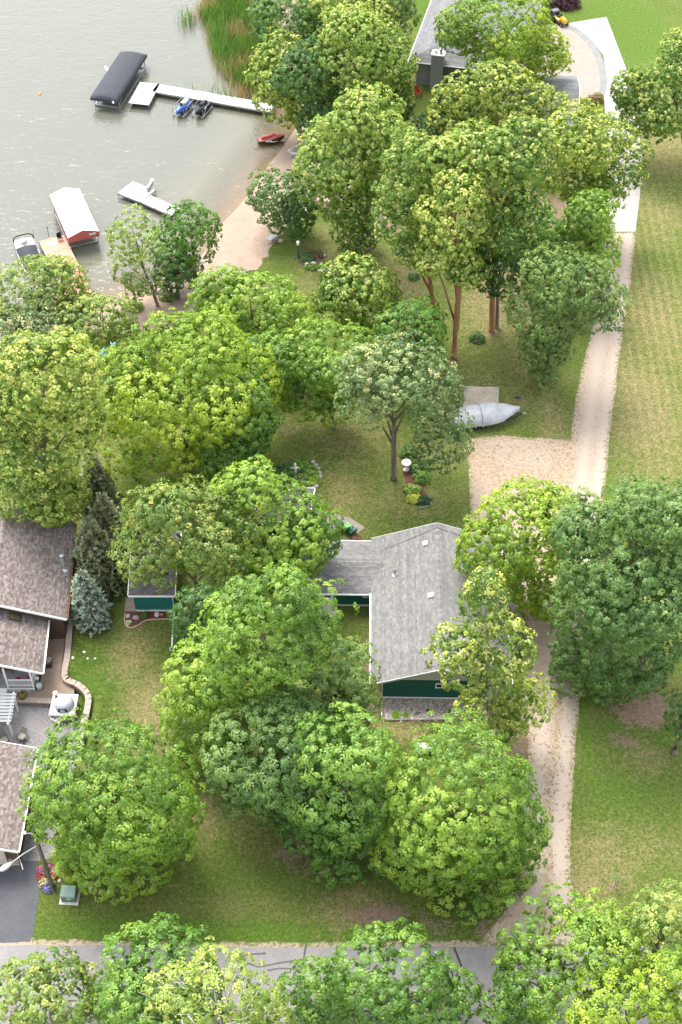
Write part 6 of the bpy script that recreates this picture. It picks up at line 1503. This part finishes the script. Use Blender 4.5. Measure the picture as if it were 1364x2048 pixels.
for k in range(5): VV[:, k, 0] = Pp[:, 0] + rad_ * (ring[k, 0] * np.cos(ang) - .7 * ring[k, 1] * np.sin(ang)); VV[:, k, 1] = Pp[:, 1] + rad_ * (ring[k, 0] * np.sin(ang) + .7 * ring[k, 1] * np.cos(ang)); VV[:, k, 2] = .03
VV[:, 5] = np.column_stack([Pp, .03 + rad_ * .9]); fi = np.array([[k, (k + 1) % 5, 5] for k in range(5)]); FF = (np.arange(nn)[:, None, None] * 6 + fi[None]).reshape(-1, 3)
np_mesh('pebbles', VV.reshape(-1, 3), FF, np.repeat(bt_, 5, 0), STONEM, kind='stuff')
mb = MB(); mb.bar(at(768,1441,.05), at(996,1440,.05), .08, .14); o = mb.build('bed_edging', mat('edging_dark', (.12, .09, .075))); tag(o, 'dark straight edging board in front of the river rock bed', 'edging')
def hosta(label, q, R, cols, seed, n=26, cat='plant', name='hosta'):
    rng = np.random.default_rng(seed); mb = MB()
    for i in range(n):
        a = i * 2.4 + rng.normal(0, .2); t = (i + 1) / n; L = R * (.45 + .55 * t); el = 1.25 - t * .95; d = np.array([math.cos(a) * math.cos(el), math.sin(a) * math.cos(el), math.sin(el)]); s = np.array([-math.sin(a), math.cos(a), 0]) * L * .26
        c = shade(cols[i % len(cols)], rng.uniform(.8, 1.15)); p1 = d * L * .55; p2 = d * L + np.array([0, 0, -L * .25])
        mb.add([(0, 0, .03), p1 - s, p1 + np.array([0, 0, -.02]), p1 + s, p2], [(0, 1, 2), (0, 2, 3), (1, 4, 2), (2, 4, 3)], c)
    o = mb.build(name, LEAF, loc=q); return tag(o, label, cat)
LIMEH = [(.20,.36,.025), (.26,.42,.04), (.14,.28,.02)]
hosta('larger lime green hosta on the rocks in front of the green wall', at(792, 1431), .62, LIMEH, 1); hosta('smaller lime green hosta on the rocks right of the larger one', at(812, 1431), .46, LIMEH, 2)
hosta('sparse bluish plant on the rocks right of the two lime hostas', at(834, 1429), .4, [(.10,.16,.09), (.14,.2,.12)], 3, 14); hosta('dark grassy tuft on the rocks under the small window', at(858, 1424), .38, [(.025,.075,.015), (.04,.10,.02)], 4, 34); hosta('dark grassy tuft on the rocks nearest the golden linden', at(902, 1424), .36, [(.025,.075,.015), (.04,.10,.02)], 5, 34); hosta('tiny yellow plant on the rocks between the dark tufts', at(877, 1427), .2, [(.4,.32,.03)], 6, 12)
# red mulch bed in front of the teal shed
mul = [(252,1225),(276,1224),(348,1222),(349,1238),(320,1238),(292,1240),(275,1250),(262,1255),(252,1250),(249,1238)]
sheet('mulch_bed', W(mul), MATS['mulch'], .035, .3, smooth=0)
em = MB(); em.tube([Vector((p[0], p[1], .05)) for p in spline(W([(349,1239),(320,1239),(294,1241),(276,1251),(262,1256),(252,1251),(249,1238),(251,1226)]), 50)], .055, 6); o = em.build('bed_edging', mat('edging_pink', (.47, .32, .25))); tag(o, 'curved pink edging strip round the red mulch bed', 'edging')
hosta('pale variegated hosta at the left end of the mulch bed', at(257, 1246), .4, [(.55,.60,.40), (.3,.42,.2), (.6,.62,.45)], 7); bush('bed_plant', 'small dark green mound in the middle of the mulch bed', at(290, 1232), .32, .32, .35, 'dark', 480, cat='plant', leaf=.09, clump=.14)
q = at(339, 1230); bush('bed_plant', 'olive clump with a yellow flower at the right end of the mulch bed', q, .32, .28, .3, ((.04,.03,.01),(.10,.09,.01),(.2,.18,.02),(.65,.52,.02),.18), 481, cat='plant', leaf=.1, clump=.13)
for px, py, s, c, lb in ((256,1233,.22,(.45,.38,.36),'pinkish rock at the left end of the mulch bed'), (272,1236,.28,(.34,.29,.27),'grey brown rock left of the dark mound in the mulch bed'), (314,1229,.26,(.55,.44,.42),'round pink stone right of the dark mound in the mulch bed'), (323,1230,.1,(.6,.5,.3),'tiny pale ornament beside the round pink stone')):
    mb = MB(); stone_mesh(mb, (0, 0, .06), s, r, c); o = mb.build('rock', STONEM, loc=at(px, py)); tag(o, lb, 'rock')
for px, py, s, lb in ((168,1304,.13,'largest white scrap on the lawn above the curved wall'), (175,1317,.1,'white scrap right of the larger one on the wall-side lawn'), (190,1317,.1,'rightmost white scrap on the wall-side lawn'), (146,1316,.16,'buff stone on the lawn nearest the curved wall')):
    mb = MB(); stone_mesh(mb, (0, 0, 0), s, r, (.7, .68, .62)); o = mb.build('stone', STONEM, loc=on(px, py)); tag(o, lb, 'stone')
# petunias round the utility pole
sheet('flower_bed', W([(78,1740),(92,1728),(112,1735),(122,1755),(112,1778),(92,1782),(80,1770)]), MATS['soil'], .03, .3, rag=.04, smooth=1)
def petal(c): return ((.03,.08,.015), (.06,.13,.03), (.10,.17,.04), c, .55)
for i, (px, py, rx, c, lb) in enumerate(((84,1742,.42,(.50,.06,.28),'magenta petunias at the back left of the pole bed'), (98,1735,.45,(.42,.05,.22),'deep pink petunias behind the utility pole'), (112,1742,.4,(.62,.35,.28),'salmon petunias right of the utility pole'), (84,1756,.42,(.38,.015,.03),'crimson petunias on the left of the pole bed'), (88,1768,.42,(.60,.50,.25),'cream and green petunias at the front left of the pole bed'),
        (98,1776,.5,(.26,.16,.62),'violet petunias at the front of the pole bed'), (108,1758,.35,(.45,.03,.06),'red petunias just right of the pole'))):
    bush('petunia', lb, at(px, py), rx, rx, .42, petal(c), 500 + i, leaf=.10, clump=.13, cat='flowers', dens=1.6)
for px, py, s, lb in ((116,1750,.2,'pale rock at the right of the pole flower bed'), (118,1762,.16,'small pale rock at the lower right of the pole bed')):
    mb = MB(); stone_mesh(mb, (0, 0, .05), s, r, (.55, .47, .42)); o = mb.build('rock', STONEM, loc=at(px, py)); tag(o, lb, 'rock')
# geranium by the terrace wall, patio pots
q = at(44, 1393, .47); bush('geranium', 'red geranium on the terrace wall below the porch railing', q, .38, .38, .5, ((.03,.10,.015),(.07,.17,.03),(.13,.24,.05),(.55,.04,.05),.22), 520, cat='plant', leaf=.13, clump=.16)
bush('potted_plant', 'pink flowers by the back wall of the green house wing', at(712, 1078), .5, .3, .4, petal((.5,.14,.14)), 521, cat='plant', leaf=.12)
q = at(1228, 1774); t = empty('sapling', q, 'staked bare sapling in a dirt ring on the right lawn', 'sapling'); MB().tube([(0, 0, 0), (0, 0, .9), (.05, 0, 1.5)], [.03, .025, .01], 5).build('stem', BARK, t); MB().tube([(.18, 0, 0), (.18, 0, 1.0)], .02, 5).build('stake', DARKMETAL, t)
rng_ = np.random.default_rng(3); v, col, *_ = leaves_at(rng_, np.array([[.05, 0, 1.2], [.2, 0, 1.4], [-.15, .1, 1.1]]), unit(np.array([[0, 0, 1.]] * 3)), np.full(3, .22), 9, .12, np.full(3, .4), PALS['grey']); np_mesh('crown', v, np.arange(len(v)).reshape(-1, 4), col, LEAF, t)
for px, py, rx, h, lb in ((955,680,.9,.8,'low dark green bush beside the curved orange trunk'), (828,556,.6,.5,'bright little bush by the stone patch under the lindens'), (1015,570,.8,.6,'small shrub in the shade behind the straight orange trunks'), (1000,1480,.9,.9,'dark green shrub under the golden linden at the drive')):
    bush('shrub', lb, at(px, py), rx, rx * .8, h, 'dark', 540 + px, leaf=.14, clump=.24)
# cattail reeds in the shallows
rr3 = np.random.default_rng(21); RD = W([(385,28),(418,-30),(560,-40),(572,100),(566,190),(540,205),(470,192),(432,150),(412,95),(408,60)], WATER_Z); lo, hi = RD.min(0), RD.max(0)
Pq = rr3.uniform(lo, hi, (15000, 2)); ed_ = poly_dist(Pq, RD, True); Pq = Pq[inside(Pq, RD) & (rr3.random(15000) < np.clip(ed_ / 1.3, .10, 1))]
xtra = W([(378,45)], WATER_Z) + rr3.normal(0, .9, (110, 2)); Pq = np.vstack([Pq, xtra, W([(475,195)], WATER_Z) + rr3.normal(0, 1, (160, 2)) * [2.6, .7]]); nn = len(Pq)
hgt = rr3.uniform(1.1, 2.5, nn); bend = rr3.normal(0, .22, (nn, 2)) * hgt[:, None]; an = rr3.random(nn) * 6; sdv = np.column_stack([np.cos(an), np.sin(an)]) * rr3.uniform(.022, .045, nn)[:, None]
V = np.zeros((nn, 6, 3)); 
for k, (t, w) in enumerate(((0, 1), (.55, .9), (1, .15))):
    ctr = Pq + bend * t * t; V[:, 2*k, :2] = ctr - sdv * w; V[:, 2*k+1, :2] = ctr + sdv * w; V[:, 2*k, 2] = V[:, 2*k+1, 2] = WATER_Z - .1 + hgt * t
FF = (np.arange(nn)[:, None, None] * 6 + np.array([[0, 1, 3, 2], [2, 3, 5, 4]])[None]).reshape(-1, 4); pat = np.sin(Pq[:, 0] * .9 + 1.3 * np.sin(Pq[:, 1] * .5)) + np.cos(Pq[:, 1] * .8) + rr3.normal(0, .5, nn)
edn = np.clip(1 - poly_dist(Pq, RD, True) / 1.6, 0, 1); tan = (pat + edn * 1.9) > 1.25; cg = np.array([.095, .185, .035]) * rr3.uniform(.6, 1.5, (nn, 1)); ct = np.array([.33, .25, .14]) * rr3.uniform(.6, 1.2, (nn, 1))
np_mesh('reeds', V.reshape(-1, 3), FF, np.repeat(np.where(tan[:, None], ct, cg), 2, 0), LEAF, kind='stuff')
# fallen leaves and twigs lying on the drive and the grass beside it
_rl = np.random.default_rng(77); _pts = []
for _line, _w, _n in ((LEFT[:9], .5, 500), (LEFT[11:15], .5, 260), (RIGHT, .4, 500), ([(1150,1040),(1113,1450),(1098,1600),(1095,1750)], .35, 330), ([(1040,1470),(1020,1520),(1000,1560)], 1.2, 420), ([(960,900),(1120,960)], 1.9, 220), ([(600,1700),(760,1830)], 2.2, 420), ([(1180,1420),(1190,1600)], 1.2, 260)):
    _S = spline(W(_line), 80); _k = _rl.integers(0, 80, _n); _pts.append(_S[_k] + _rl.normal(0, _w, (_n, 2)))
_pts = np.vstack(_pts); _n = len(_pts); _a = _rl.random(_n) * 6; _l = _rl.uniform(.04, .09, _n); _t = np.column_stack([np.cos(_a), np.sin(_a)]) * _l[:, None]; _b = np.column_stack([-np.sin(_a), np.cos(_a)]) * (_l * .6)[:, None]
_V = np.zeros((_n, 4, 3)); _V[:, 0, :2] = _pts - _t; _V[:, 1, :2] = _pts - _b; _V[:, 2, :2] = _pts + _t; _V[:, 3, :2] = _pts + _b; _V[:, :, 2] = .035 + _rl.uniform(0, .03, (_n, 4))
np_mesh('fallen_leaves', _V.reshape(-1, 3), np.arange(_n * 4).reshape(-1, 4), np.array([(.17,.115,.06),(.22,.165,.075),(.13,.095,.06),(.19,.18,.06)])[_rl.integers(0, 4, _n)], LEAF, kind='stuff')
for px, py, rx, h, pl, lb in ((335,596,1.0,1.0,'olive','low olive bush at the foot of the half dead tree'), (268,618,1.2,1.1,'olive','olive bush on the sand beside the shady green skirt of trees'), (150,640,1.3,1.2,'dull','grey green bush at the shore end of the red dock')):
    bush('shrub', lb, on(px, py), rx, rx * .8, h, pl, 700 + px, leaf=.15, clump=.25)
print('TRIS', sum(t[2] for t in TRI), sorted([(t[2], t[1][:40]) for t in TRI])[-6:])
